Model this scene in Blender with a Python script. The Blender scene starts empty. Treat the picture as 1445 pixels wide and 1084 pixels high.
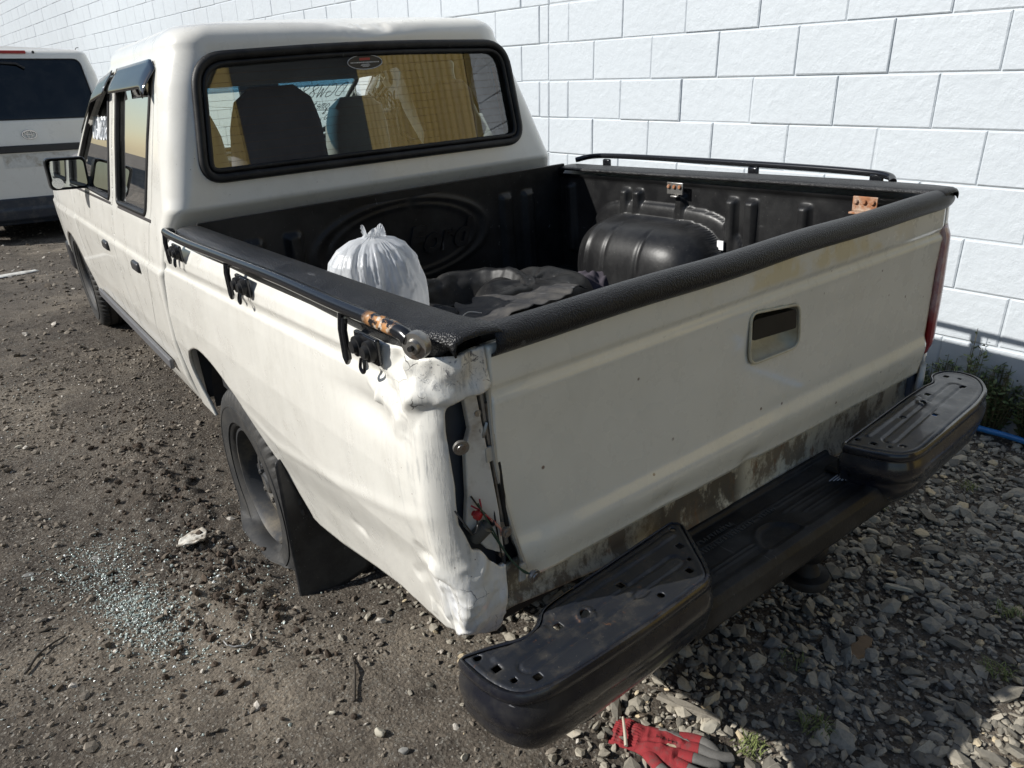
import bpy, bmesh, math, random
import numpy as np
from mathutils import Matrix, Vector, Euler
random.seed(7); rng = np.random.default_rng(7)
sc = bpy.context.scene
COL = sc.collection

# ------------------------------------------------------------------ camera, world, sun
CAM = (-1.34502, -0.84621, 1.33681)
M = [[0.8012275, -0.5980350, -0.0197143], [-0.2433104, -0.2955251, -0.9238317], [0.5466575, 0.7449961, -0.3822910]]
cd = bpy.data.cameras.new('camera'); cam = bpy.data.objects.new('camera', cd); COL.objects.link(cam)
cm = Matrix.Identity(4)
for i in range(3):
    cm[i][0] = M[0][i]; cm[i][1] = -M[1][i]; cm[i][2] = -M[2][i]; cm[i][3] = CAM[i]
cam.matrix_world = cm
cd.sensor_width = 36.0; cd.lens = 36.0 * 1028.92 / 1445.0
cd.clip_start = 0.02; cd.clip_end = 800
sc.camera = cam
SUNDIR = Vector((1.0, -0.435, -0.715)).normalized()
w = bpy.data.worlds.new('World'); sc.world = w; w.use_nodes = True
nt = w.node_tree
sky = nt.nodes.new('ShaderNodeTexSky'); sky.sky_type = 'NISHITA'; sky.sun_disc = False
sky.sun_elevation = math.asin(-SUNDIR.z)
sky.sun_rotation = math.atan2(-SUNDIR.x, -SUNDIR.y)
sky.air_density = 1.0; sky.dust_density = 0.6; sky.ozone_density = 1.0
bg = nt.nodes['Background']; bg.inputs['Strength'].default_value = 0.09
nt.links.new(sky.outputs[0], bg.inputs[0])
sd = bpy.data.lights.new('sun', 'SUN'); sd.energy = 4.95; sd.angle = math.radians(0.53); sd.color = (1.0, 0.975, 0.925)
so = bpy.data.objects.new('sun', sd); COL.objects.link(so)
so.rotation_euler = SUNDIR.to_track_quat('-Z', 'Y').to_euler(); so.location = (-6, 3, 6)
sc.view_settings.view_transform = 'Standard'; sc.view_settings.look = 'None'
sc.view_settings.exposure = 0.27; sc.view_settings.gamma = 1.0; sc.view_settings.use_curve_mapping = False
sc.render.engine = 'CYCLES'
sc.render.resolution_x = 1024; sc.render.resolution_y = 768
sc.cycles.max_bounces = 8; sc.cycles.transparent_max_bounces = 16

# the truck leans a little to its flat left rear tyre
RO, PI_ = -0.045097, -0.027366
RT = Matrix.Rotation(PI_, 4, 'X') @ Matrix.Rotation(RO, 4, 'Y')
RTn = np.array(RT)[:3, :3]

# ------------------------------------------------------------------ helpers
def tag(o, label=None, cat=None, group=None, kind=None):
    if label: o['label'] = label
    if cat: o['category'] = cat
    if group: o['group'] = group
    if kind: o['kind'] = kind
    return o

def empty(name, loc=(0, 0, 0), parent=None, rot=(0, 0, 0)):
    o = bpy.data.objects.new(name, None); COL.objects.link(o); o.location = loc; o.rotation_euler = rot
    o.empty_display_size = 0.1
    if parent: o.parent = parent
    return o

def link(name, me, parent=None, loc=None, rot=None):
    o = bpy.data.objects.new(name, me); COL.objects.link(o)
    if parent: o.parent = parent
    if loc is not None: o.location = loc
    if rot is not None: o.rotation_euler = rot
    return o

def mesh(name, verts, faces, mats, parent=None, smooth=True, mi=None, loc=None, rot=None, angle=None):
    me = bpy.data.meshes.new(name)
    if isinstance(verts, np.ndarray): verts = verts.reshape(-1, 3).tolist()
    if isinstance(faces, np.ndarray): faces = faces.tolist()
    me.from_pydata(verts, [], faces)
    for m in (mats if isinstance(mats, (list, tuple)) else [mats]): me.materials.append(m)
    if mi is not None: me.polygons.foreach_set('material_index', mi)
    me.polygons.foreach_set('use_smooth', [smooth] * len(me.polygons))
    if smooth and angle: 
        me.set_sharp_from_angle(angle=math.radians(angle))
    me.update()
    return link(name, me, parent, loc, rot)

class MB:
    """collects boxes, tubes and lathes into one mesh"""
    def __init__(s): s.v = []; s.f = []
    def add(s, v, f):
        n = len(s.v); s.v += [tuple(map(float, p)) for p in v]; s.f += [tuple(i + n for i in q) for q in f]; return s
    def box(s, x0, x1, y0, y1, z0, z1, rot=None, piv=None, taper=1.0):
        cx, cy = (x0 + x1) / 2, (y0 + y1) / 2
        P = [(x0, y0, z0), (x1, y0, z0), (x1, y1, z0), (x0, y1, z0), (x0, y0, z1), (x1, y0, z1), (x1, y1, z1), (x0, y1, z1)]
        P = [(cx + (p[0] - cx) * (taper if i > 3 else 1), cy + (p[1] - cy) * (taper if i > 3 else 1), p[2]) for i, p in enumerate(P)]
        if rot:
            c = Vector(piv) if piv else Vector((cx, cy, (z0 + z1) / 2)); R = Euler(rot).to_matrix()
            P = [tuple(R @ (Vector(p) - c) + c) for p in P]
        return s.add(P, [(0, 3, 2, 1), (4, 5, 6, 7), (0, 1, 5, 4), (1, 2, 6, 5), (2, 3, 7, 6), (3, 0, 4, 7)])
    def tube(s, pts, r, n=10, closed=False, cap=True, flat=1.0, up=None):
        pts = [Vector(p) for p in pts]; N = len(pts); V = []; F = []
        rs = r if isinstance(r, (list, tuple)) else [r] * N
        prev = None
        for i, p in enumerate(pts):
            a = pts[(i - 1) % N] if (closed or i > 0) else p; b = pts[(i + 1) % N] if (closed or i < N - 1) else p
            t = (b - a).normalized()
            if prev is None:
                u = Vector(up) if up else (Vector((0, 0, 1)) if abs(t.z) < .9 else Vector((1, 0, 0)))
            else: u = prev
            if up: u = Vector(up)
            u = (u - t * u.dot(t)).normalized(); prev = u; wv = t.cross(u)
            for k in range(n):
                an = 2 * math.pi * k / n
                V.append(p + u * (math.cos(an) * rs[i] * flat) + wv * (math.sin(an) * rs[i]))
        for i in range(N if closed else N - 1):
            j = (i + 1) % N
            for k in range(n):
                l = (k + 1) % n; F.append((i * n + k, i * n + l, j * n + l, j * n + k))
        if cap and not closed:
            F.append(tuple(range(n - 1, -1, -1))); F.append(tuple((N - 1) * n + k for k in range(n)))
        return s.add(V, F)
    def lathe(s, prof, axis='X', c=(0, 0, 0), n=48, closed=False):
        V = []; F = []; m = len(prof)
        for k in range(n):
            a = 2 * math.pi * k / n; ca, sa = math.cos(a), math.sin(a)
            for (h, r) in prof:
                if axis == 'X': V.append((c[0] + h, c[1] + r * ca, c[2] + r * sa))
                elif axis == 'Y': V.append((c[0] + r * ca, c[1] + h, c[2] + r * sa))
                else: V.append((c[0] + r * ca, c[1] + r * sa, c[2] + h))
        for k in range(n):
            l = (k + 1) % n
            for i in range(m - 1): F.append((k * m + i, l * m + i, l * m + i + 1, k * m + i + 1))
            if closed: F.append((k * m + m - 1, l * m + m - 1, l * m, k * m))
        return s.add(V, F)
    def build(s, name, mat, parent=None, smooth=True, angle=35, bevel=0, seg=2, loc=None, rot=None):
        o = mesh(name, s.v, s.f, mat, parent, smooth, loc=loc, rot=rot)
        bm = bmesh.new(); bm.from_mesh(o.data); bmesh.ops.recalc_face_normals(bm, faces=bm.faces); bm.to_mesh(o.data); bm.free()
        if smooth: o.data.set_sharp_from_angle(angle=math.radians(angle))
        if bevel:
            b = o.modifiers.new('bevel', 'BEVEL'); b.width = bevel; b.segments = seg; b.limit_method = 'ANGLE'; b.angle_limit = math.radians(30)
        return o

def vnoise(P, scale, seed=0):
    """value noise, P (...,3) -> -1..1"""
    Q = np.asarray(P, float) * scale + 100.0 + seed * 17.31
    I = np.floor(Q).astype(np.int64); f = Q - I; f = f * f * (3 - 2 * f)
    def h(i, j, k):
        n = (i * 73856093) ^ (j * 19349663) ^ (k * 83492791) ^ (seed * 2654435761)
        n = (n ^ (n >> 13)) * 1274126177 & 0x7fffffff
        return ((n ^ (n >> 11)) & 0xffff) / 32767.5 - 1
    r = 0
    for a in (0, 1):
        for b in (0, 1):
            for c in (0, 1):
                wt = (f[..., 0] if a else 1 - f[..., 0]) * (f[..., 1] if b else 1 - f[..., 1]) * (f[..., 2] if c else 1 - f[..., 2])
                r = r + wt * h(I[..., 0] + a, I[..., 1] + b, I[..., 2] + c)
    return r
def fbm(P, scale, oct=3, seed=0):
    return sum(vnoise(P, scale * 2 ** o, seed + o) * .5 ** o for o in range(oct))
def sstep(a, b, x):
    t = np.clip((x - a) / (b - a), 0, 1); return t * t * (3 - 2 * t)
def gauss(x, c, s): return np.exp(-((x - c) / s) ** 2)

def inpoly(X, Y, poly):
    r = np.zeros(X.shape, bool); n = len(poly)
    for i in range(n):
        x0, y0 = poly[i]; x1, y1 = poly[(i + 1) % n]
        if y0 == y1: continue
        c = ((y0 > Y) != (y1 > Y)) & (X < (x1 - x0) * (Y - y0) / (y1 - y0) + x0); r ^= c
    return r
def rounded(poly, r, n=6):
    out = []; N = len(poly)
    for i in range(N):
        p = np.array(poly[i], float); a = np.array(poly[i - 1], float); b = np.array(poly[(i + 1) % N], float)
        rr = r[i] if isinstance(r, (list, tuple)) else r
        da = a - p; db = b - p; la = np.linalg.norm(da); lb = np.linalg.norm(db)
        d = min(rr, la * .49, lb * .49); A = p + da / la * d; B = p + db / lb * d
        for k in range(n + 1):
            t = k / n; out.append(tuple((1 - t) ** 2 * A + 2 * t * (1 - t) * p + t * t * B))
    return out
def densify(poly, d=.02, closed=True):
    out = []; N = len(poly)
    for i in range(N if closed else N - 1):
        a = np.array(poly[i], float); b = np.array(poly[(i + 1) % N], float)
        k = max(1, int(np.linalg.norm(b - a) / d))
        for j in range(k): out.append(tuple(a + (b - a) * j / k))
    if not closed: out.append(tuple(poly[-1]))
    return out
def catmull(pts, n=8, closed=False):
    P = [np.array(p, float) for p in pts]; N = len(P); out = []
    for i in range(N if closed else N - 1):
        p0 = P[(i - 1) % N] if (closed or i > 0) else 2 * P[0] - P[1]; p1 = P[i]; p2 = P[(i + 1) % N]
        p3 = P[(i + 2) % N] if (closed or i + 2 < N) else 2 * P[-1] - P[-2]
        for k in range(n):
            t = k / n
            out.append(tuple(.5 * (2 * p1 + (p2 - p0) * t + (2 * p0 - 5 * p1 + 4 * p2 - p3) * t * t + (3 * p1 - p0 - 3 * p2 + p3) * t ** 3)))
    if not closed: out.append(tuple(P[-1]))
    return out
def offset(poly, d):
    P = np.array(poly, float); A = np.roll(P, 1, 0); B = np.roll(P, -1, 0)
    t = B - A; t /= np.linalg.norm(t, axis=1)[:, None] + 1e-9; n = np.stack([t[:, 1], -t[:, 0]], 1)
    area = np.sum(P[:, 0] * np.roll(P[:, 1], -1) - np.roll(P[:, 0], -1) * P[:, 1])
    return [tuple(p) for p in P + n * (d if area > 0 else -d)]   # + outwards

def snap_nearest(U, V, poly):
    P = np.array(poly); Q = np.roll(P, -1, 0)
    best = np.full(U.shape, 1e9); bu = U.copy(); bv = V.copy()
    for a, b in zip(P, Q):
        d = b - a; L = d @ d
        if L < 1e-14: continue
        t = np.clip(((U - a[0]) * d[0] + (V - a[1]) * d[1]) / L, 0, 1)
        x = a[0] + t * d[0]; y = a[1] + t * d[1]; q = (U - x) ** 2 + (V - y) ** 2
        m = q < best; best[m] = q[m]; bu[m] = x[m]; bv[m] = y[m]
    return bu, bv, np.sqrt(best)

def panel(name, us, vs, fn, mats, parent=None, holes=(), keep=None, thick=0, closed=False, off=-1, inner=None, flip=False):
    """surface over a (u,v) grid, cells cut by polygons, cut edges snapped on to them"""
    nu, nv = len(us), len(vs)
    U, V = np.meshgrid(us, vs, indexing='ij'); U = U.copy(); V = V.copy()
    ku = nu if closed else nu - 1
    i, j = np.meshgrid(np.arange(ku), np.arange(nv - 1), indexing='ij'); i2 = (i + 1) % nu
    du = np.diff(us).mean()
    uc = us[i] + (du / 2 if closed else (us[np.minimum(i + 1, nu - 1)] - us[i]) / 2); vc = (vs[j] + vs[j + 1]) / 2
    alive = np.ones(uc.shape, bool)
    polys = list(holes)
    for h in holes: alive &= ~inpoly(uc, vc, h)
    if keep is not None: alive &= inpoly(uc, vc, keep); polys.append(keep)
    if polys:
        cnt = np.zeros((nu, nv), int); tot = np.zeros((nu, nv), int)
        for (a, b) in ((i, j), (i2, j), (i2, j + 1), (i, j + 1)):
            np.add.at(cnt, (a, b), alive.astype(int)); np.add.at(tot, (a, b), 1)
        bd = (cnt > 0) & (cnt < tot)
        if keep is not None: bd = (cnt > 0) & (cnt < 4)
        ub, vb = U[bd], V[bd]; bu = ub.copy(); bv = vb.copy(); best = np.full(ub.shape, 1e9)
        for h in polys:
            x, y, d = snap_nearest(ub, vb, h); m = d < best; best[m] = d[m]; bu[m] = x[m]; bv[m] = y[m]
        lim = 1.2 * math.hypot(du, np.diff(vs).mean()); m = best < lim
        ub[m] = bu[m]; vb[m] = bv[m]; U[bd] = ub; V[bd] = vb
    P = fn(U, V)
    idx = np.arange(nu * nv).reshape(nu, nv)
    F = np.stack([idx[i, j], idx[i2, j], idx[i2, j + 1], idx[i, j + 1]], -1)[alive]
    if flip: F = F[:, ::-1]
    used = np.unique(F); mp = np.full(nu * nv, -1); mp[used] = np.arange(len(used))
    o = mesh(name, P.reshape(-1, 3)[used], mp[F], mats, parent)
    if thick:
        s = o.modifiers.new('solid', 'SOLIDIFY'); s.thickness = thick; s.offset = off; s.use_rim = True
        if inner: s.material_offset = inner
    return o

# ------------------------------------------------------------------ materials
class NT:
    def __init__(s, name):
        s.m = bpy.data.materials.new(name); s.m.use_nodes = True; s.t = s.m.node_tree; s.b = s.t.nodes['Principled BSDF']
        s.tc = s.t.nodes.new('ShaderNodeTexCoord')
    def n(s, typ, **kw):
        o = s.t.nodes.new(typ)
        for k, v in kw.items():
            if k.startswith('_'): o.inputs[k[1:].replace('_', ' ')].default_value = v
            else: setattr(o, k, v)
        return o
    def l(s, a, b): s.t.links.new(a, b)
    def noise(s, scale, detail=4, rough=.55, coord='Object', stretch=None, dist=0):
        o = s.n('ShaderNodeTexNoise'); o.inputs['Scale'].default_value = scale; o.inputs['Detail'].default_value = detail
        o.inputs['Roughness'].default_value = rough; o.inputs['Distortion'].default_value = dist
        if stretch:
            mp = s.n('ShaderNodeMapping'); mp.inputs['Scale'].default_value = stretch
            s.l(s.tc.outputs[coord], mp.inputs[0]); s.l(mp.outputs[0], o.inputs['Vector'])
        else: s.l(s.tc.outputs[coord], o.inputs['Vector'])
        return o.outputs['Fac']
    def voro(s, scale, feature='F1', coord='Object', out='Distance', stretch=None):
        o = s.n('ShaderNodeTexVoronoi', feature=feature); o.inputs['Scale'].default_value = scale
        if stretch:
            mp = s.n('ShaderNodeMapping'); mp.inputs['Scale'].default_value = stretch
            s.l(s.tc.outputs[coord], mp.inputs[0]); s.l(mp.outputs[0], o.inputs['Vector'])
        else: s.l(s.tc.outputs[coord], o.inputs['Vector'])
        return o.outputs[out]
    def ramp(s, fac, a, b, ca=(0, 0, 0, 1), cb=(1, 1, 1, 1)):
        o = s.n('ShaderNodeMapRange'); o.inputs[1].default_value = a; o.inputs[2].default_value = b
        s.l(fac, o.inputs[0]); return o.outputs[0]
    def mul(s, a, b, op='MULTIPLY'):
        o = s.n('ShaderNodeMath', operation=op)
        for i, x in enumerate((a, b)):
            if isinstance(x, (int, float)): o.inputs[i].default_value = x
            else: s.l(x, o.inputs[i])
        return o.outputs[0]
    def mix(s, fac, a, b):
        o = s.n('ShaderNodeMix', data_type='RGBA')
        if isinstance(fac, (int, float)): o.inputs[0].default_value = fac
        else: s.l(fac, o.inputs[0])
        for i, x in ((6, a), (7, b)):
            if isinstance(x, (tuple, list)): o.inputs[i].default_value = (*x[:3], 1)
            else: s.l(x, o.inputs[i])
        return o.outputs[2]
    def bump(s, h, strength=.3, dist=.01, prev=None):
        o = s.n('ShaderNodeBump'); o.inputs['Strength'].default_value = strength; o.inputs['Distance'].default_value = dist
        s.l(h, o.inputs['Height'])
        if prev: s.l(prev, o.inputs['Normal'])
        return o.outputs[0]
    def xyz(s, i, coord='Object'):
        o = s.n('ShaderNodeSeparateXYZ'); s.l(s.tc.outputs[coord], o.inputs[0]); return o.outputs[i]
    def set(s, color=None, rough=None, metal=None, normal=None, coat=None, spec=None, coatr=None):
        for k, v in (('Base Color', color), ('Roughness', rough), ('Metallic', metal), ('Normal', normal), ('Coat Weight', coat), ('Specular IOR Level', spec), ('Coat Roughness', coatr)):
            if v is None: continue
            if isinstance(v, tuple): s.b.inputs[k].default_value = (*v[:3], 1)
            elif isinstance(v, (int, float)): s.b.inputs[k].default_value = v
            else: s.l(v, s.b.inputs[k])
        return s.m

def simple(name, col, rough=.5, metal=0, var=.25, scale=30, bump=.1, bscale=120, coat=0, spec=None, dirt=None, dirtamt=.5):
    t = NT(name); n = t.noise(scale, 5)
    c = t.mix(n, tuple(x * (1 - var) for x in col), tuple(min(1, x * (1 + var)) for x in col))
    if dirt: c = t.mix(t.ramp(t.noise(scale * .35, 6, .7), .62 - dirtamt * .25, .62 + .1), c, dirt)
    nb = t.bump(t.noise(bscale, 4), bump, .002) if bump else None
    return t.set(c, rough, metal, nb, coat, spec)

def paint(name, scuff=False, grime=.25):
    t = NT(name)
    base = t.mix(t.noise(2.5, 3), (.70, .68, .62), (.77, .752, .695))
    base = t.mix(t.mul(t.ramp(t.noise(9, 6, .7), .5, .75), grime), base, (.50, .475, .41))
    st = t.ramp(t.noise(14, 5, .6, stretch=(1, 1, .12)), .58, .75)
    base = t.mix(t.mul(st, grime * .35), base, (.46, .44, .38))
    # small chips
    ch = t.ramp(t.voro(38, out='Distance'), .055, .03); ch = t.mul(ch, t.ramp(t.noise(4, 2), .56, .6))
    base = t.mix(ch, base, (.16, .10, .07))
    rough = t.ramp(t.noise(11, 5), .3, .8); rough = t.mul(t.mul(rough, .2), .24, 'ADD')
    nrm = t.bump(t.noise(3.0, 2), .05, .02)
    if scuff:
        y = t.xyz(1)
        m = t.ramp(y, .17, .03)
        s1 = t.ramp(t.noise(60, 7, .75, stretch=(1, .9, .09), dist=.4), .50, .64)
        s2 = t.ramp(t.noise(16, 5, .7), .42, .6)
        k = t.mul(t.mul(s1, s2), m)
        base = t.mix(t.mul(k, .75), base, (.30, .31, .31))
        s3 = t.ramp(t.noise(150, 4, .7, stretch=(.3, 1, 1)), .67, .71); k3 = t.mul(t.mul(s3, t.ramp(t.noise(7, 3), .5, .6)), m)
        base = t.mix(k3, base, (.07, .065, .06))
        cr = t.mul(t.ramp(t.xyz(2), .93, .97), t.ramp(y, .06, .02)); s4 = t.ramp(t.noise(55, 6, .8, dist=1.2), .54, .60)
        base = t.mix(t.mul(cr, s4), base, (.13, .13, .14)); s5 = t.ramp(t.noise(38, 5, .8, dist=.8), .62, .67); base = t.mix(t.mul(cr, s5), base, (.36, .17, .06))
        vo = t.n('ShaderNodeTexVoronoi', feature='DISTANCE_TO_EDGE'); vo.inputs['Scale'].default_value = 21
        nz_ = t.n('ShaderNodeTexNoise'); nz_.inputs['Scale'].default_value = 30; t.l(t.tc.outputs['Object'], nz_.inputs['Vector']); vm = t.n('ShaderNodeVectorMath', operation='MULTIPLY_ADD'); t.l(nz_.outputs['Color'], vm.inputs[0]); vm.inputs[1].default_value = (.035, .035, .035); t.l(t.tc.outputs['Object'], vm.inputs[2]); t.l(vm.outputs[0], vo.inputs['Vector'])
        ck = t.mul(t.ramp(vo.outputs['Distance'], .016, .005), t.ramp(t.noise(13, 3), .56, .60)); ck = t.mul(ck, t.mul(t.ramp(y, .12, .07), t.mul(t.ramp(t.xyz(2), .86, .90), t.ramp(t.xyz(2), .62, .58), 'ADD')))
        base = t.mix(ck, base, (.09, .085, .08)); nrm = t.bump(ck, -.4, .003, nrm)
        # rubbed white primer low on the corner
        lo = t.mul(t.ramp(t.xyz(2), .62, .55), t.ramp(y, .1, .04))
        base = t.mix(t.mul(lo, t.ramp(t.noise(40, 6, .7, stretch=(1, 1, .2)), .4, .62)), base, (.80, .81, .82))
        # light scuffs ahead on the flank
        f = t.mul(t.ramp(t.noise(90, 4, .7, stretch=(1, .25, 1)), .70, .74), t.ramp(t.noise(3.1, 2), .52, .58))
        base = t.mix(t.mul(f, .6), base, (.22, .21, .2))
        nrm = t.bump(s1, .25, .002, nrm)
    return t.set(base, rough, 0, nrm, .6, None, .08)
PAINT = paint('white_paint'); PAINT_SC = paint('white_paint_scuffed', True)

def tailgate_paint():
    t = NT('tailgate_paint')
    base = t.mix(t.noise(2.5, 3), (.76, .75, .66), (.84, .825, .74))
    base = t.mix(t.mul(t.ramp(t.noise(6, 5, .65, stretch=(1, 1, .5)), .5, .8), .4), base, (.58, .57, .49))
    z = t.xyz(2); x = t.xyz(0)
    yel = t.mul(t.mul(t.ramp(z, .925, .94), t.ramp(t.noise(9, 4, .6), .46, .58)), t.mul(t.ramp(x, -.25, .0), t.ramp(x, .62, .45)))
    base = t.mix(t.mul(yel, .75), base, (.70, .60, .34))
    spots = t.mul(t.ramp(t.voro(19), .085, .05), t.ramp(t.noise(5, 2), .46, .5))
    drips = t.mul(t.ramp(t.noise(60, 3, .6, stretch=(1, 1, .07)), .68, .73), t.ramp(z, .90, .97))
    base = t.mix(t.mul(spots, .9), base, (.12, .055, .03)); base = t.mix(t.mul(drips, .8), base, (.24, .12, .06))
    wear = t.mul(t.ramp(t.noise(30, 6, .75, stretch=(1, 1, .35), dist=1), .60, .72), t.ramp(t.noise(3, 3), .45, .6))
    base = t.mix(t.mul(wear, .2), base, (.84, .83, .78))
    scr = t.ramp(t.noise(100, 3, .6, stretch=(.18, 1, .6)), .70, .73); scr = t.mul(scr, t.ramp(t.noise(4, 3), .53, .6))
    base = t.mix(t.mul(scr, .5), base, (.33, .32, .29))
    r = t.mul(t.mul(t.ramp(t.noise(13, 5), .35, .75), .22), .2, 'ADD')
    return t.set(base, r, 0, t.bump(t.noise(2.6, 2), .05, .03), .9, None, .07)
TGP = tailgate_paint()

def sill_paint():
    t = NT('grimy_sill_paint')
    base = t.mix(t.noise(6, 5), (.58, .54, .41), (.66, .63, .52))
    x = t.xyz(0)
    big = t.mul(t.ramp(x, -.36, -.27), t.ramp(x, .02, -.03)); edge = t.ramp(t.noise(25, 6, .7, stretch=(1, 1, .5)), .36, .46)
    base = t.mix(t.mul(t.mul(big, edge), .93), base, (.075, .062, .048))
    sm = t.ramp(t.noise(9, 7, .78, stretch=(1, 1, .6)), .48, .57)
    base = t.mix(t.mul(sm, .88), base, (.16, .125, .085))
    ru = t.ramp(t.noise(22, 6, .75, stretch=(1, 1, .3)), .57, .66); base = t.mix(t.mul(ru, .8), base, (.22, .10, .04))
    return t.set(base, .6, 0, t.bump(t.noise(90, 5), .25, .003))
SILLP = sill_paint()

def black_plastic(name, col=.022, dust=.35, bs=260, bst=.5, rough=.42, dcol=(.16, .155, .145), spec=.32):
    t = NT(name)
    v = t.voro(bs); n = t.noise(7, 6, .7)
    c = t.mix(t.mul(t.ramp(n, .42, .72), dust), (col, col, col * 1.08), dcol)
    sp = t.ramp(t.noise(160, 3, .7), .69, .74); c = t.mix(t.mul(sp, dust), c, (.4, .39, .36))
    sc_ = t.mul(t.ramp(t.noise(70, 3, .6, stretch=(1, .12, .5)), .68, .72), t.ramp(t.noise(5, 2), .45, .6)); c = t.mix(t.mul(sc_, dust * .9), c, (.3, .3, .3))
    r = t.mul(t.mul(n, .3), rough - .12, 'ADD')
    return t.set(c, r, 0, t.bump(v, bst, .0012), 0, spec)
CAPM = black_plastic('rail_cap_plastic', .010, .28, 330, 1.0, .36, (.08, .08, .082))
LINER = black_plastic('bed_liner_plastic', .008, .30, 90, .1, .38, (.06, .06, .058))
RUBBER = black_plastic('black_rubber', .008, .18, 200, .1, .5)
STEPP = black_plastic('step_plastic', .008, .28, 150, .2, .52)
TRIM = simple('trim_black', (.02, .02, .022), .4, 0, .3)
def bumper_steel():
    t = NT('bumper_top_steel')
    c = t.mix(t.noise(12, 5), (.010, .012, .017), (.026, .029, .036))
    c = t.mix(t.mul(t.ramp(t.noise(16, 7, .75), .50, .72), .5), c, (.13, .115, .09))
    c = t.mix(t.mul(t.ramp(t.noise(55, 6, .75), .62, .69), .75), c, (.15, .072, .035))
    c = t.mix(t.ramp(t.noise(210, 3, .7), .70, .735), c, (.36, .33, .27))
    return t.set(c, t.mul(t.mul(t.noise(20, 4), .35), .22, 'ADD'), .25, t.bump(t.noise(60, 5), .15, .002), .15)
BSTEEL = bumper_steel()
def bumper_face():
    t = NT('bumper_black_gloss')
    c = t.mix(t.mul(t.ramp(t.noise(9, 7, .7), .45, .7), .45), (.007, .008, .013), (.07, .065, .055))
    c = t.mix(t.mul(t.ramp(t.xyz(2), .40, .33), t.ramp(t.noise(40, 6, .75, stretch=(1, 1, .4)), .42, .6)), c, (.13, .115, .085))
    scr = t.mul(t.ramp(t.noise(80, 4, .7, stretch=(.2, .2, 1)), .68, .72), t.ramp(t.noise(4, 2), .5, .6)); c = t.mix(t.mul(scr, .8), c, (.42, .42, .44))
    return t.set(c, t.mul(t.mul(t.noise(14, 5), .30), .12, 'ADD'), 0, t.bump(t.noise(40, 4), .08, .002), .25)
BFACE = bumper_face()
def tyre_mat():
    t = NT('tyre_rubber'); c = t.mix(t.ramp(t.noise(12, 6, .75), .45, .8), (.018, .018, .018), (.060, .055, .047))
    return t.set(c, .7, 0, t.bump(t.noise(150, 4), .2, .001))
TYRE = tyre_mat()
RIM = simple('rim_steel_dark', (.028, .029, .031), .6, .05, .3, 20, dirt=(.13, .11, .08), dirtamt=.6)
METAL = simple('bare_metal', (.34, .33, .31), .4, .85, .25, 60, dirt=(.2, .12, .07), dirtamt=.3)
RUST = simple('rusty_metal', (.30, .13, .06), .8, .2, .5, 70, .5, dirt=(.5, .46, .38), dirtamt=.7)
INNERB = simple('inner_beige_paint', (.50, .47, .40), .5, 0, .15, 30, dirt=(.25, .2, .14), dirtamt=.5)
DARKIN = simple('dark_inside', (.018, .018, .02), .7)
LININ = simple('cab_lining', (.14, .14, .145), .8, 0, .15)
SEATM = simple('seat_fabric_purple_grey', (.13, .115, .14), .9, 0, .25, 15, .3, 400)
SEAT2 = simple('seat_fabric_grey', (.26, .25, .235), .9, 0, .2, 15, .3, 400)
DASH = simple('dashboard_grey', (.05, .05, .055), .6)
VANP = paint('van_white_paint', grime=.15)
REDP = simple('red_plastic', (.35, .02, .02), .35)
CHROME = simple('chrome', (.55, .55, .56), .15, 1, .1)

def glass(name, tint=(.85, .93, .90), fres=1.5, dirt=.12, rough=0.0):
    m = bpy.data.materials.new(name); m.use_nodes = True; t = m.node_tree; t.nodes.clear()
    out = t.nodes.new('ShaderNodeOutputMaterial'); tr = t.nodes.new('ShaderNodeBsdfTransparent'); gl = t.nodes.new('ShaderNodeBsdfGlossy')
    df = t.nodes.new('ShaderNodeBsdfDiffuse'); df.inputs[0].default_value = (.5, .5, .46, 1)
    tr.inputs[0].default_value = (*tint, 1); gl.inputs['Roughness'].default_value = rough
    fr = t.nodes.new('ShaderNodeFresnel'); fr.inputs[0].default_value = fres
    mx = t.nodes.new('ShaderNodeMixShader'); mx2 = t.nodes.new('ShaderNodeMixShader')
    t.links.new(fr.outputs[0], mx.inputs[0]); t.links.new(tr.outputs[0], mx.inputs[1]); t.links.new(gl.outputs[0], mx.inputs[2])
    no = t.nodes.new('ShaderNodeTexNoise'); no.inputs['Scale'].default_value = 7; no.inputs['Detail'].default_value = 6; no.inputs['Roughness'].default_value = .7
    tc = t.nodes.new('ShaderNodeTexCoord'); t.links.new(tc.outputs['Object'], no.inputs['Vector'])
    mr = t.nodes.new('ShaderNodeMapRange'); mr.inputs[1].default_value = .4; mr.inputs[2].default_value = .8; mr.inputs[4].default_value = dirt
    t.links.new(no.outputs[0], mr.inputs[0]); t.links.new(mr.outputs[0], mx2.inputs[0]); t.links.new(mx.outputs[0], mx2.inputs[1]); t.links.new(df.outputs[0], mx2.inputs[2])
    t.links.new(mx2.outputs[0], out.inputs[0]); return m
GLASS_R = glass('rear_glass', (.80, .85, .83), 2.2, .05)
GLASS = glass('window_glass', (.78, .88, .86), 1.6, .04)
GLASS_DK = glass('van_tinted_glass', (.05, .06, .07), 1.6, .03)
VISOR = glass('smoked_visor', (.06, .07, .08), 2.4, .03, .05)
MIRR = simple('mirror_glass', (.42, .45, .46), .02, 1, .02, bump=0)

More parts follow.
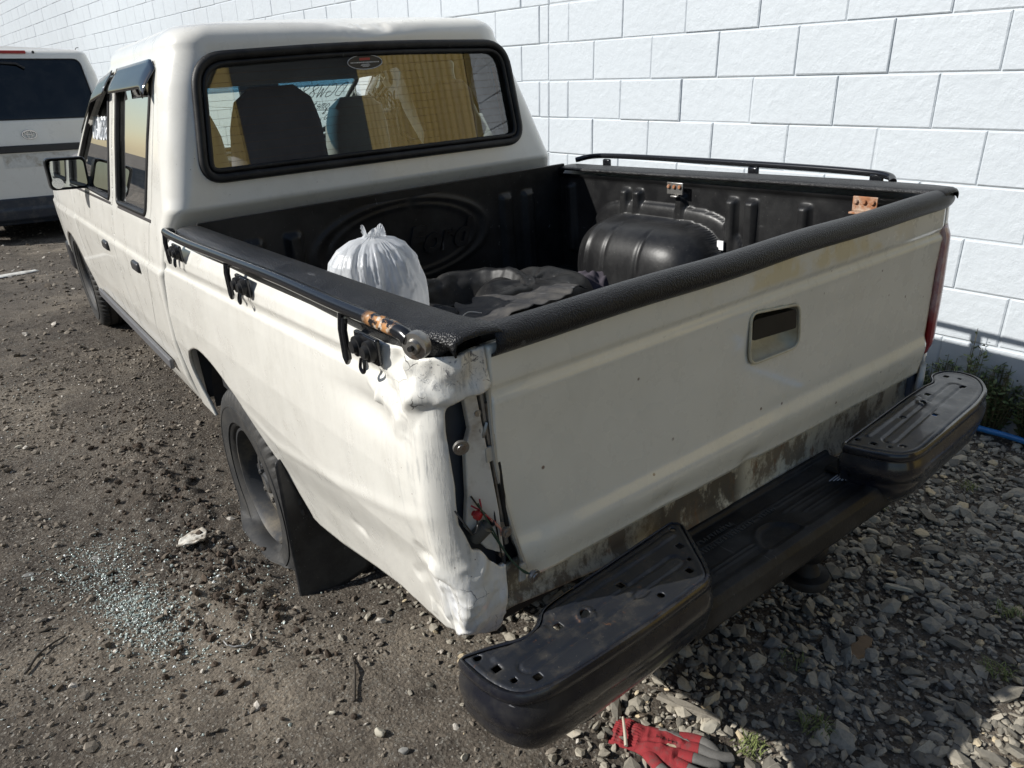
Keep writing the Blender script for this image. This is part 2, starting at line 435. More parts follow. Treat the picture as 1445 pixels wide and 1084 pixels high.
# ------------------------------------------------------------------ ground
def ground_mat():
    t = NT('dirt_ground')
    big = t.noise(1.1, 5, .6); mid = t.noise(7, 7, .7); fine = t.noise(95, 6, .75)
    c = t.mix(t.ramp(big, .38, .62), (.058, .047, .037), (.102, .086, .069))
    c = t.mix(t.mul(t.ramp(mid, .45, .7), .8), c, (.155, .130, .102))
    c = t.mix(t.mul(t.ramp(mid, .45, .32), .6), c, (.030, .024, .019))
    c = t.mix(t.mul(t.mul(t.ramp(t.noise(.8, 6, .65), .50, .62), t.ramp(t.noise(4, 5, .7), .35, .55)), .9), c, (.25, .212, .165))
    c = t.mix(t.mul(t.ramp(fine, .40, .62), .7), c, (.040, .033, .027))
    v = t.voro(120, out='Color'); sp = t.n('ShaderNodeSeparateColor'); t.l(v, sp.inputs[0])
    c = t.mix(t.mul(t.ramp(sp.outputs[0], .84, .88), .45), c, (.17, .155, .13))
    v2 = t.voro(260, out='Color'); sp2 = t.n('ShaderNodeSeparateColor'); t.l(v2, sp2.inputs[0])
    c = t.mix(t.mul(t.ramp(sp2.outputs[0], .93, .95), .6), c, (.30, .285, .25))
    h = t.mul(t.mul(mid, 1.2), t.mul(fine, .6), 'ADD')
    b1 = t.bump(h, .9, .012); b2 = t.bump(t.voro(120), .5, .005, b1)
    return t.set(c, .92, 0, b2, 0, .25)
GROUND = ground_mat()
def ground_h(X, Y):
    P = np.stack([X, Y, np.zeros_like(X)], -1)
    near = np.exp(-((np.hypot(X + 1, Y - 1) / 9) ** 2))
    h = fbm(P, 1.3, 3, 3) * .012 + fbm(P, 7, 3, 11) * .007 + fbm(P, 34, 2, 5) * .0035
    # churned soil beside the rear wheel
    ch = gauss(X, -1.02, .16) * gauss(Y, 1.75, .55) + gauss(X, -.98, .12) * gauss(Y, 1.0, .28)
    h = h + ch * (.018 + np.abs(fbm(P, 22, 3, 21)) * .035)
    h = h * 1.0 - .030 * sstep(.15, -.25, Y) * sstep(-.95, -.45, X)
    return h * near - .22 * sstep(4.5, 8.5, Y)
def axis_coords(a, b, step, far):
    mid = np.arange(a, b + 1e-6, step); L = []; R = []; s = step; x = a
    while x > -far: s *= 1.22; x -= s; L.append(x)
    s = step; x = b
    while x < far: s *= 1.22; x += s; R.append(x)
    return np.array(L[::-1] + list(mid) + R)
gx = axis_coords(-2.6, 2.0, .014, 300); gy = axis_coords(-.7, 4.5, .014, 300)
o = panel('ground', gx, gy, lambda U, V: np.stack([U, V, ground_h(U, V)], -1), GROUND)
tag(o, kind='structure')

def ico():
    bm = bmesh.new(); bmesh.ops.create_icosphere(bm, subdivisions=1, radius=1); v = np.array([p.co[:] for p in bm.verts]); f = np.array([[q.index for q in p.verts] for p in bm.faces]); bm.free(); return v, f
ICV, ICF = ico()
def rot_rand(n, tilt=.35):
    a = rng.uniform(0, 2 * np.pi, n); tx = rng.normal(0, tilt, n); ty = rng.normal(0, tilt, n)
    ca, sa = np.cos(a), np.sin(a); R = np.zeros((n, 3, 3)); Z = np.zeros((n, 3, 3)); X = np.zeros((n, 3, 3)); Y = np.zeros((n, 3, 3))
    Z[:, 0, 0] = ca; Z[:, 0, 1] = -sa; Z[:, 1, 0] = sa; Z[:, 1, 1] = ca; Z[:, 2, 2] = 1
    c, s_ = np.cos(tx), np.sin(tx); X[:, 0, 0] = 1; X[:, 1, 1] = c; X[:, 1, 2] = -s_; X[:, 2, 1] = s_; X[:, 2, 2] = c
    c, s_ = np.cos(ty), np.sin(ty); Y[:, 1, 1] = 1; Y[:, 0, 0] = c; Y[:, 0, 2] = s_; Y[:, 2, 0] = -s_; Y[:, 2, 2] = c
    return X @ Y @ Z
def stones(name, pos, size, flat, mat, kinds=10, tilt=.35, sink=.25, angular=True):
    n = len(pos); nv = len(ICV)
    var = []
    for k in range(kinds):
        v = ICV.copy()
        if angular:     # chop with random planes: slaty chips
            for _ in range(7):
                d = rng.normal(size=3); d /= np.linalg.norm(d); h = rng.uniform(.45, .8); q = v @ d
                v = v - np.outer(np.maximum(q - h, 0), d)
        v = v * (1 + rng.normal(0, .07, (nv, 1))); var.append(v)
    var = np.array(var); kk = rng.integers(0, kinds, n)
    V = var[kk]
    sc3 = np.stack([rng.uniform(.75, 1.35, n), rng.uniform(.55, 1.0, n), flat * rng.uniform(.6, 1.4, n)], -1) * size[:, None]
    V = V * sc3[:, None, :]
    V = np.einsum('nij,nvj->nvi', rot_rand(n, tilt), V)
    V = V + pos[:, None, :] + np.array([0, 0, 1]) * (size * flat * (1 - sink * 2))[:, None, None]
    F = ICF[None] + (np.arange(n) * nv)[:, None, None]
    me = bpy.data.meshes.new(name)
    me.vertices.add(n * nv); me.vertices.foreach_set('co', V.reshape(-1))
    fl = F.reshape(-1); nf = n * len(ICF)
    me.loops.add(nf * 3); me.loops.foreach_set('vertex_index', fl.astype(np.int32))
    me.polygons.add(nf); me.polygons.foreach_set('loop_start', np.arange(0, nf * 3, 3, dtype=np.int32))
    me.update(calc_edges=True)
    at = me.attributes.new('tint', 'FLOAT', 'POINT'); at.data.foreach_set('value', np.repeat(rng.uniform(0, 1, n), nv).astype(np.float32))
    me.materials.append(mat); me.polygons.foreach_set('use_smooth', [False] * nf)
    o = link(name, me); return o
def stone_mat(name, ca, cb, cc=None, rough=.85):
    t = NT(name); a = t.n('ShaderNodeAttribute', attribute_name='tint')
    c = t.mix(a.outputs['Fac'], ca, cb)
    if cc: c = t.mix(t.ramp(a.outputs['Fac'], .93, .95), c, cc)
    c = t.mix(t.mul(t.ramp(t.noise(120, 5, .7), .45, .7), .35), c, tuple(x * .45 for x in ca))
    return t.set(c, rough, 0, t.bump(t.noise(180, 5, .7), .5, .002), 0, .3)
GRAV = stone_mat('slate_gravel', (.15, .138, .115), (.42, .38, .305), (.50, .41, .27))
CHIPM = stone_mat('soil_chips', (.085, .066, .048), (.27, .235, .19), (.50, .46, .40))
SHARD = stone_mat('glass_crumbs', (.30, .35, .32), (.62, .69, .65), (.9, .93, .91), .12)

def gh(x, y): return ground_h(np.atleast_1d(np.asarray(x, float)), np.atleast_1d(np.asarray(y, float)))
def edge_x(y): return -.64 + .25 * np.sin(y * 2.2) * .3 - .16 * y        # where dirt turns to gravel
def scatter(n, x0, x1, y0, y1, dens=None):
    x = rng.uniform(x0, x1, n); y = rng.uniform(y0, y1, n)
    if dens is not None:
        m = rng.uniform(0, 1, n) < dens(x, y); x, y = x[m], y[m]
    return x, y
# slate gravel behind the truck and up to the wall
x, y = scatter(23000, -.95, 2.0, -.75, .9, lambda x, y: np.clip((x - edge_x(y)) / .35 + .12, 0.02, 1) * (1 - .6 * sstep(1.4, 1.8, x)))
s = np.clip(rng.lognormal(math.log(.0092), .52, len(x)), .003, .036)
stones('gravel', np.stack([x, y, gh(x, y)], -1), s, .42, GRAV, 14, .32, .12)
tag(bpy.data.objects['gravel'], 'grey slate gravel lying loose behind the truck', 'gravel', kind='stuff')
x, y = scatter(3200, -.9, 2.0, .8, 9, lambda x, y: np.clip((x - .2) / .6, .0, 1))
s = np.clip(rng.lognormal(math.log(.012), .4, len(x)), .005, .035)
stones('gravel', np.stack([x, y, gh(x, y)], -1), s, .42, GRAV, 10, .3, .15)
tag(bpy.data.objects['gravel.001'], 'thin grey gravel under the truck and along the foot of the wall', 'gravel', kind='stuff')
# chips in the dark soil
x, y = scatter(46000, -2.9, -.2, -.4, 3.6, lambda x, y: .25 + .75 * (fbm(np.stack([x, y, x * 0], -1), 1.6, 3, 8) > -.05))
s = np.clip(rng.lognormal(math.log(.0036), .62, len(x)), .0014, .019)
stones('soil_chips', np.stack([x, y, gh(x, y)], -1), s, .5, CHIPM, 12, .4, .25)
tag(bpy.data.objects['soil_chips'], 'small stone chips trodden into the dark soil left of the truck', 'grit', kind='stuff')
x, y = scatter(9000, -4.5, -.2, 3.4, 11)
s = np.clip(rng.lognormal(math.log(.008), .5, len(x)), .004, .035)
stones('soil_chips', np.stack([x, y, gh(x, y)], -1), s, .45, CHIPM, 10, .35, .25)
tag(bpy.data.objects['soil_chips.001'], 'scattered grit on the far soil toward the van', 'grit', kind='stuff')
# mud clods at the rear wheel
n = 700; x = rng.normal(-1.03, .10, n); y = rng.choice([0, 1], n); y = np.where(y, rng.normal(1.75, .42, n), rng.normal(1.0, .2, n))
s = np.clip(rng.lognormal(math.log(.0055), .5, n), .002, .017)
CLOD = stone_mat('mud_clod', (.034, .024, .017), (.085, .062, .044)); stones('mud_clods', np.stack([x, y, gh(x, y)], -1), s, .65, CLOD, 10, .8, .25, False)
tag(bpy.data.objects['mud_clods'], 'dark crumbled mud clods thrown up beside the rear wheel', 'mud', kind='stuff')
# crumbled safety glass
def crumbs(cx, cy, sx, sy, n, ang):
    a = rng.normal(0, 1, (n, 2)) * (sx, sy); c, s_ = math.cos(ang), math.sin(ang)
    return cx + a[:, 0] * c - a[:, 1] * s_, cy + a[:, 0] * s_ + a[:, 1] * c
XX = []; YY = []
for args in ((-1.22, 1.08, .045, .12, 1700, .2), (-1.27, 1.42, .09, .10, 900, .5), (-1.13, .86, .16, .10, 360, -.3), (-1.1, 1.2, .3, .3, 300, 0), (-1.35, 1.15, .25, .3, 220, 0), (-.98, 1.02, .07, .09, 120, 0), (-1.6, 3.3, .25, .5, 420, 0)):
    a, b = crumbs(*args); XX.append(a); YY.append(b)
x = np.concatenate(XX); y = np.concatenate(YY); s = np.clip(rng.lognormal(math.log(.0025), .38, len(x)), .0012, .006)
stones('broken_glass', np.stack([x, y, gh(x, y)], -1), s, .7, SHARD, 10, .6, .05)
tag(bpy.data.objects['broken_glass'], 'pale green crumbs of broken safety glass spilled on the soil', 'broken glass', kind='stuff')

# ------------------------------------------------------------------ block wall
WX, WTH, WS, WZ = 1.78552, 0.0672588, 2.3859, 1.53837
def wall_mat():
    t = NT('painted_block')
    y = t.xyz(1, 'Object')
    geo = t.n('ShaderNodeNewGeometry'); sp = t.n('ShaderNodeSeparateXYZ'); t.l(geo.outputs['Position'], sp.inputs[0])
    def N(scale, det=4, rough=.6, st=None, dist=0):
        o = t.n('ShaderNodeTexNoise'); o.inputs['Scale'].default_value = scale; o.inputs['Detail'].default_value = det; o.inputs['Roughness'].default_value = rough; o.inputs['Distortion'].default_value = dist
        mp = t.n('ShaderNodeMapping'); mp.inputs['Scale'].default_value = st or (1, 1, 1); t.l(geo.outputs['Position'], mp.inputs[0]); t.l(mp.outputs[0], o.inputs['Vector']); return o.outputs['Fac']
    c = t.mix(N(1.5), (.45, .485, .515), (.52, .555, .585))
    far = t.ramp(sp.outputs[1], 3.0, 8.0)
    streak = t.ramp(N(5, 7, .72, (3, 3, .7), .5), .52, .72)
    c = t.mix(t.mul(t.mul(streak, far), .38), c, (.40, .41, .42))
    marks = t.ramp(N(15, 6, .75, (2.2, 2.2, .8), .8), .685, .715)
    marks = t.mul(marks, t.mul(t.mul(far, .6), .38, 'ADD'))
    c = t.mix(marks, c, (.16, .16, .16))
    peel = t.mul(t.ramp(N(7, 6, .75, (1, 1, 1), .6), .55, .58), t.ramp(sp.outputs[2], .22, .10)); c = t.mix(peel, c, (.16, .11, .075))
    b = t.bump(N(26, 5, .55), .40, .009); b = t.bump(N(110, 3, .6), .25, .002, b); b = t.bump(t.ramp(N(9, 5, .7), .5, .62), .12, .006, b)
    return t.set(c, .55, 0, b, 0, .4)
WALLM = wall_mat()
wall = empty('block_wall', (WX, 0, 0)); wall.rotation_euler = (0, 0, WTH)
tag(wall, 'long wall of white painted concrete blocks along the right side of the truck', 'wall')
# local frame: +Y along the wall, x=0 the face (looking to -x)
def wl(s): return WS - s            # s -> local y
BH = .2; G = .0026
def cracked_block_mesh(L, H, seed):
    r = random.Random(seed); e = .005
    ys = [-L / 2 + G, -L / 2 + G + e, L / 2 - G - e, L / 2 - G]; zs = [-H / 2 + G, -H / 2 + G + e, H / 2 - G - e, H / 2 - G]
    j = lambda: r.uniform(-.0012, .0012)
    V = [(.03, ys[0], zs[0]), (.03, ys[3], zs[0]), (.03, ys[3], zs[3]), (.03, ys[0], zs[3]),
         (.0035, ys[0] + j(), zs[0] + j()), (.0035, ys[3] + j(), zs[0] + j()), (.0035, ys[3] + j(), zs[3] + j()), (.0035, ys[0] + j(), zs[3] + j()),
         (0, ys[1] + j(), zs[1] + j()), (0, ys[2] + j(), zs[1] + j()), (0, ys[2] + j(), zs[2] + j()), (0, ys[1] + j(), zs[2] + j())]
    F = [(8, 11, 10, 9)] + [(4 + k, 8 + k, 8 + (k + 1) % 4, 4 + (k + 1) % 4) for k in range(4)] + [(k, 4 + k, 4 + (k + 1) % 4, (k + 1) % 4) for k in range(4)]
    me = bpy.data.meshes.new('block'); me.from_pydata(V, [], F); me.materials.append(WALLM)
    bm = bmesh.new(); bm.from_mesh(me); bmesh.ops.recalc_face_normals(bm, faces=bm.faces); bm.to_mesh(me); bm.free()
    me.polygons.foreach_set('use_smooth', [False] * len(me.polygons)); return me
cache = {}
blocks = []
YC = wl(-.36)                       # control joint
for r in range(-8, 14):             # course r spans WZ+ (r-1)*.2 .. WZ + r*.2
    zt = WZ + r * BH; zc = zt - BH / 2
    if zt < -.15: continue
    odd = (r % 2)                   # r=0 is the course just under line A (phase 0)
    # nearer side: joints at s = phase + .4k
    ph = 0.0 if r % 2 == 0 else .2
    js = [s for s in [ph + .4 * k for k in range(-3, 12)] if s > -.34 and s < 2.55] + [2.62]
    ys = [YC] + [wl(s) for s in js]
    for a, b in zip(ys[:-1], ys[1:]): blocks.append(((a + b) / 2, zc, abs(a - b)))
    off0 = .24 if r % 2 == 0 else .08
    y_ = [YC + off0 + .4 * k for k in range(0, 56)]; ys = [YC] + y_
    for a, b in zip(ys[:-1], ys[1:]): blocks.append(((a + b) / 2, zc, abs(a - b)))
Mi = np.array(M); Cm = np.array(CAM)
def bscore(b):
    y, z, L = b; c, s_ = math.cos(WTH), math.sin(WTH)
    P = np.array([WX - s_ * y, c * y, z]); q = Mi @ (P - Cm)
    if q[2] < .1: return 0
    u, v = 722.5 + 1029 * q[0] / q[2], 542 + 1029 * q[1] / q[2]
    vis = -120 < u < 1560 and -160 < v < 700
    return (1000 if vis else 0) / q[2] ** 2 + 1e-3 / q[2]
blocks.sort(key=bscore, reverse=True)
rest_v = []; rest_f = []
for n_, (y, z, L) in enumerate(blocks):
    Lr = round(L, 3); key = (Lr, n_ % 4)
    if key not in cache: cache[key] = cracked_block_mesh(Lr, BH, n_ % 4 + 3)
    me = cache[key]; px = rng.normal(0, .0014); y += rng.normal(0, .0011); z += rng.normal(0, .0008)
    if n_ < 300:
        b = link('block', me, wall, (px, y, z), (0, rng.normal(0, .002), rng.normal(0, .0012)))
    else:
        k = len(rest_v); rest_v += [(v.co.x + px, v.co.y + y, v.co.z + z) for v in me.vertices]; rest_f += [tuple(i + k for i in p.vertices) for p in me.polygons]
o = mesh('block_courses', rest_v, rest_f, WALLM, wall, False); o['kind'] = 'stuff'
MB().box(.0062, .19, wl(2.62), YC + .04, -.2, 4.15).box(.0064, .188, YC + .04, YC + 22.6, -.2, 4.15).build('mortar_core', WALLM, wall, False)

fb = empty('added_backdrop', (-20, 4, 0)); tag(fb, 'unseen grey block added across the yard to darken the side window reflections', 'added_backdrop')  # unseen block with roof and doors, added to darken the side window reflections
MB().box(-4, 0, -16, 70, -.3, 8.6).build('wall', simple('backdrop_grey', (.16, .165, .17), .7), fb, False)
MB().box(-4.3, .3, -16.3, 70.3, 8.6, 8.9).build('roof', TRIM, fb, False)
for k in range(5): MB().box(0, .06, -13 + k * 6, -10 + k * 6, 0, 2.8).build('door', DARKIN, fb, False)
# yellow corrugated shed that carries on the line of the wall behind the photographer (seen in reflections)
def shed():
    t = NT('yellow_corrugated'); c = t.mix(t.noise(1.2, 5), (.38, .27, .075), (.47, .35, .11)); c = t.mix(t.mul(t.ramp(t.noise(3, 5, .6, stretch=(1, 1, .1)), .5, .7), .4), c, (.2, .14, .05))
    m = t.set(c, .55)
    r = empty('yellow_shed', (4.5, -4.0, 0)); tag(r, 'yellow corrugated iron shed standing beyond the near end of the block wall, behind the truck', 'shed')
    us = np.arange(0, 3.95, .02); vs = np.array([0, 2, 8.0])
    panel('corrugated_wall', us, vs, lambda U, V: np.stack([.02 - .025 * np.clip(1.4 * np.sin(U * 2 * np.pi / .2), -1, 1), -U, V], -1), m, r)
    panel('corrugated_wall', us * 6, vs, lambda U, V: np.stack([.06 - .014 * np.clip(1.6 * np.sin(U * 2 * np.pi / .3), -1, 1), -U - 14.6, V], -1), m, r)
    MB().box(.05, 6.0, -3.9, -.0, 0, 7.95).build('shed_body', m, r, False); MB().box(.08, 6.0, -28, -14.5, 0, 7.95).build('shed_body', m, r, False)
    MB().box(.12, 6.0, -14.5, -3.9, 0, 7.95).build('added_dark_box', DARKIN, r, False)  # dark box added so the left of the rear window reflects dark
    MB().box(-.03, .06, -28, 0, 7.96, 8.2).build('fascia', TRIM, r, False)
shed()

# ================================================================== PICKUP
truck = empty('pickup_truck'); truck.matrix_world = RT
tag(truck, 'white double cab pickup with crushed left rear corner parked by the block wall', 'pickup truck')
I_ = lambda xs, ys: (lambda z: np.interp(z, xs, ys))
# ---- bed sides
_bz = [.25, .38, .45, .54, .62, .75, .88, .915, .925, .935, .95, .975, 1.0, 1.02]
_bw = [.770, .790, .803, .817, .829, .835, .831, .828, .8205, .8205, .826, .822, .808, .790]
bedw0 = I_(_bz, _bw)
def bedw(y, z):
    zc = .955 - .035 * np.clip(y, 0, 1.8)
    a = bedw0(z - (zc - .93) * sstep(.6, .8, z)); b = np.interp(z, [.25, .38, .45, .54, .62, .75, .88, 1.0, 1.02], [.770, .790, .803, .817, .829, .835, .831, .814, .798])
    k = sstep(.02, .16, y); return a * k + b * (1 - k)
XR = -.712                                    # inner end of the rear face beside the tailgate
RA = .060
def bed_path(U, V, side, xin, extra=0):
    """U: metres from y=1.86 rearwards, round the corner, across the rear face"""
    L1 = 1.86 - RA; L2 = RA * math.pi / 2
    w_ = bedw(1.86 - np.minimum(U, L1), V) + extra
    y = np.where(U < L1, 1.86 - U, 0.); a = np.clip((U - L1) / RA, 0, math.pi / 2)
    x = np.where(U < L1, w_, (w_ - RA) + RA * np.cos(a)); y = np.where(U < L1, y, RA - RA * np.sin(a))
    t = np.clip((U - L1 - L2) / .06, 0, 1)
    x = np.where(U > L1 + L2, (w_ - RA) + (xin - (w_ - RA)) * t, x)
    return x, y
L1 = 1.86 - RA; L2 = RA * math.pi / 2
def u_side(y): return 1.86 - y
def u_rear(x, z):     # x (positive) on the rear face or the arc
    w_ = float(bedw(0, np.array(z))); c = w_ - RA
    if x < c: return L1 + L2 + .06 * (c - x) / (c + XR)
    return L1 + RA * math.acos(min(1, (x - c) / RA))
def crush(P, U, V):
    """dents of the left rear corner"""
    x, y, z = P[..., 0], P[..., 1], P[..., 2]
    m = sstep(.30, .02, y)
    n1 = fbm(P * [1, 1, .55], 9, 3, 31); n2 = 1 - np.abs(vnoise(P * [1, 1, .7], 17, 41)) * 2; n3 = fbm(P, 34, 2, 51)
    up = sstep(.86, .95, z)
    low = sstep(.70, .55, z)
    amp = m * (.0025 + .001 * up + .004 * low * sstep(.12, .02, y))
    r1 = 1 - np.abs(vnoise(P * [1, 1, .6] + .02 * n1[..., None], 21, 43)) * 2.4; r2 = 1 - np.abs(vnoise(P * [1, 1, .9] + .01 * n1[..., None], 44, 47)) * 2.4
    mu = sstep(.20, .04, y); up2 = sstep(.78, .93, z)
    d = amp * n1 + mu * up2 * (np.maximum(r1, -.3) * .003 + np.maximum(r2, -.3) * .0015 - .002) + m * up * n3 * .0015 + m * low * sstep(.1, .02, y) * (np.maximum(r1, 0) * .006 + np.maximum(r2, 0) * .003)
    # vertical scraped flute just ahead of the lamp
    d = d - .005 * gauss(y, .060, .022) * sstep(1.0, .9, z) * (1 + .5 * fbm(P * [1, 1, .3], 12, 2, 61))
    # sharp buckles: straight tent-shaped creases
    cr = np.random.default_rng(12)
    ua = np.where(U < L1, y, -(U - L1))                       # unrolled: + ahead of the corner, - round the back
    def crease(p, q, wd, a):
        p = np.array(p); q = np.array(q); e_ = q - p; t = np.clip(((ua - p[0]) * e_[0] + (z - p[1]) * e_[1]) / (e_ @ e_), 0, 1)
        dd_ = np.hypot(ua - p[0] - t * e_[0], z - p[1] - t * e_[1]); return 1.35 * a * np.maximum(0, 1 - dd_ / wd) * (1 - .5 * t)
    d = d + crease((-.09, .985), (-.02, .945), .030, .010) + crease((-.02, .945), (.01, .90), .028, .012) + crease((.10, .985), (.03, .955), .035, -.012) + crease((.15, .945), (.09, .915), .030, -.010)
    d = d + crease((.06, .93), (.10, .87), .026, .007) + crease((.00, .99), (.06, .93), .025, .008) + crease((.16, .97), (.13, .90), .025, .006) + crease((-.05, .975), (-.10, .945), .025, -.010)
    d = d + crease((.02, .60), (.06, .50), .030, .009) + crease((-.03, .58), (-.02, .49), .028, -.012) + crease((-.07, .56), (-.05, .48), .022, .008) + crease((.09, .62), (.05, .57), .03, -.007) + crease((-.01, .62), (-.06, .585), .022, .009)
    for _ in range(16):
        up_ = cr.uniform() < .6; p = (cr.uniform(-.12, .17), cr.uniform(.88, 1.0) if up_ else cr.uniform(.46, .62)); a_ = cr.uniform(0, 3.14); L_ = cr.uniform(.02, .06)
        d = d + crease(p, (p[0] + L_ * math.cos(a_), p[1] + L_ * math.sin(a_)), cr.uniform(.010, .020), cr.choice([-1, 1]) * cr.uniform(.003, .006))
    # soft diagonal fold across the flank
    zl = np.interp(y, [-.05, .13, .43, .84, 1.08], [.745, .69, .62, .545, .57])
    f = sstep(1.25, .8, y) * (1 - sstep(1.75, 1.9, U))
    d = d + f * (.0025 * gauss(z, zl + .004, .016) - .012 * sstep(0, .13, zl - z))
    d = d - .012 * gauss(y, .20, .10) * gauss(z, .87, .035) + .006 * gauss(y, .12, .03) * gauss(z, .955, .02)
    d = d - .004 * gauss(y, .42, .03) * gauss(z, .50, .012)                 # crease low on the flank
    # rear face: pushed in / forward, ragged
    r = sstep(L1, L1 + L2, U)
    x = x - d * (1 - r) ; y = y - d * r * .8 + r * .006 * n1
    y = y + r * sstep(.62, .45, z) * .018
    # lower lobe bulging out below the lamp
    g = gauss(z, .53, .055) * sstep(.09, .0, y); x = x - .006 * g; y = y - .016 * g
    # upper lip over the lamp, folded outward
    lip = r * gauss(z, .946, .014); y = y - .012 * lip; z = z - .008 * lip
    # top edge sagging
    z = z - m * up * .006 * (1 + n1)
    return np.stack([x, y, z], -1)
def bed_left(U, V):
    x, y = bed_path(U, V, -1, -XR)
    return crush(np.stack([-x, y, V], -1), U, V)
ARCH = catmull([(1.655, .24), (1.69, .36), (1.712, .50), (1.66, .585), (1.55, .64), (1.417, .662), (1.24, .635), (1.084, .567), (.945, .430), (.86, .335), (.795, .24)], 6)
front_edge = [(1.62, 1.003), (1.64, .93), (1.69, .85), (1.75, .70), (1.80, .55), (1.84, .34)]
bottom = [(1.84, .34), (1.60, .34), (.80, .305), (.63, .335), (.40, .395), (.285, .42), (.10, .432)]
def bed_outline(left=True):
    P = [(u_side(y), z) for y, z in front_edge] + [(u_side(y), z) for y, z in bottom[1:]]
    P += [(L1, .452), (L1 + L2 * .5, .474), (u_rear(.755, .45), .458), (u_rear(.735, .47), .452), (u_rear(.722, .47), .458), (L1 + L2 + .06, .490)]
    P += [(L1 + L2 + .06, 1.003)]
    return densify(P, .02)
us = np.r_[np.arange(-.002, 1.40, .008), np.arange(1.40, L1 + L2 + .0605, .0036)]; vs = np.arange(.238, 1.008, .0040)
LAMP = [(.789, .915), (.783, .928), (.770, .932), (.752, .943), (.735, .941), (.712, .950), (.7118, .60), (.722, .597), (.732, .609), (.745, .622), (.756, .646), (.772, .652), (.783, .690), (.791, .71), (.7895, .78), (.792, .86)]
LAMPH = densify(rounded([(u_rear(x, z), z) for x, z in LAMP], .006, 3), .006)
LAMPH = [(u + (.03 if abs(u - (L1 + L2 + .06)) < .004 else 0), v) for u, v in LAMPH]
ARCHU = densify([(u_side(y), z) for y, z in ARCH], .01)
panel('quarter_panel', us, vs, bed_left, [PAINT_SC, DARKIN], truck, holes=[ARCHU, LAMPH], keep=bed_outline(), thick=.012, off=1, flip=True)['label'] = 'dented and scraped left quarter panel with its lamp missing'
def bed_right(U, V):
    x, y = bed_path(U, V, 1, .762, .004)
    return np.stack([x, y, V], -1)
LAMPR = densify([(L1 - .05, .93), (L1 + L2 + .10, .935), (L1 + L2 + .10, .565), (L1 - .05, .575)], .02)
panel('quarter_panel', np.arange(0, L1 + L2 + .0605, .014), np.arange(.238, 1.008, .014), bed_right, [PAINT, DARKIN], truck, holes=[ARCHU, LAMPR], keep=bed_outline(), thick=.01, off=1)
# right tail lamp
def tl(U, V):
    x, y = bed_path(U, V, 1, .762, .006); t = V
    b = .006 * sstep(.575, .60, V) * sstep(.93, .90, V)
    return np.stack([x + b, y - b, V], -1)
def lampmat():
    t = NT('red_tail_lamp'); z = t.xyz(2); pat = t.ramp(t.noise(30, 6, .75, stretch=(1, 1, .6)), .45, .58)
    up = t.ramp(z, .66, .74)
    c = t.mix(t.mul(up, pat), (.30, .015, .02), (.62, .50, .48)); c = t.mix(t.mul(up, .55), c, (.60, .42, .40))
    return t.set(c, .3, 0, None, .3)
tlo = panel('tail_lamp', np.arange(L1 - .048, L1 + L2 + .06, .008), np.arange(.572, .932, .01), tl, lampmat(), truck, thick=.02, off=1)

# ---- interior of the smashed lamp opening
MB().box(-.79, -.70, .045, .06, .55, .96).box(-.70, -.695, .02, .06, .5, .97).build('lamp_recess', simple('recess_grey', (.055, .062, .075), .5), truck, False)
pil = MB()
pp = [(-.748, .94), (-.728, .94), (-.716, .80), (-.708, .70), (-.706, .61), (-.735, .63), (-.765, .68), (-.757, .74), (-.752, .83), (-.742, .86)]
n = len(pp)
pil.add([(x, .010 - .35 * (x + .72), z) for x, z in pp] + [(x, .022 - .35 * (x + .72), z) for x, z in pp], [tuple(range(n)), tuple(range(2 * n - 1, n - 1, -1))] + [(k, (k + 1) % n, n + (k + 1) % n, n + k) for k in range(n)])
pil.build('pillar_plate', simple('stripped_plate', (.68, .65, .58), .5, 0, .12, 25, dirt=(.35, .28, .2), dirtamt=.5), truck, False, bevel=.002)
MB().tube([(-.715, .02, .93), (-.712, .018, .86), (-.703, .018, .78), (-.698, .018, .70), (-.692, .02, .62)], .006, 8).tube([(-.708, .012, .90), (-.706, .010, .87)], .006, 8).tube([(-.712, .012, .865), (-.719, .010, .852), (-.722, .014, .842)], .004, 6).build('latch_rod', METAL, truck)
MB().tube([(-.700, .010, .79), (-.698, .010, .74), (-.690, .012, .66)], .0055, 8).build('latch_rod', RUBBER, truck)
MB().box(-.722, -.704, .008, .014, .795, .822).build('latch_tab', INNERB, truck, False, bevel=.002)
for (x, z, r_) in ((-.727, .886, .006), (-.722, .855, .006), (-.713, .808, .004), (-.703, .663, .008), (-.707, .607, .006)):
    MB().lathe([(0, 0), (0, r_), (.012, r_), (.014, r_ * .8)], 'Y', (x, .012, z), 12).build('bolt', METAL, truck)
# two lamp nuts on the left lip and the loose earth bolt
def ring_bolt(x, y, z, r_=.011, rot=None):
    o = MB().lathe([(0, 0), (0, r_ * .55), (.002, r_ * .6), (.002, r_), (.007, r_), (.007, r_ * .7), (.012, r_ * .7), (.014, r_ * .4), (.014, 0)], 'Y', (0, -.012, 0), 18).build('lamp_bolt', METAL, truck, angle=30)
    o.location = (x, y, z); 
    if rot: o.rotation_euler = rot
ring_bolt(-.775, -.002, .853, .013, (.2, 0, -.3)); ring_bolt(-.667, -.015, .559, .013, (.2, 0, .2)); ring_bolt(-.706, .0, .662, .009)
MB().box(-.688, -.674, -.012, -.006, .550, .585, rot=(0, .15, 0)).build('earth_tab', INNERB, truck, False, bevel=.002)
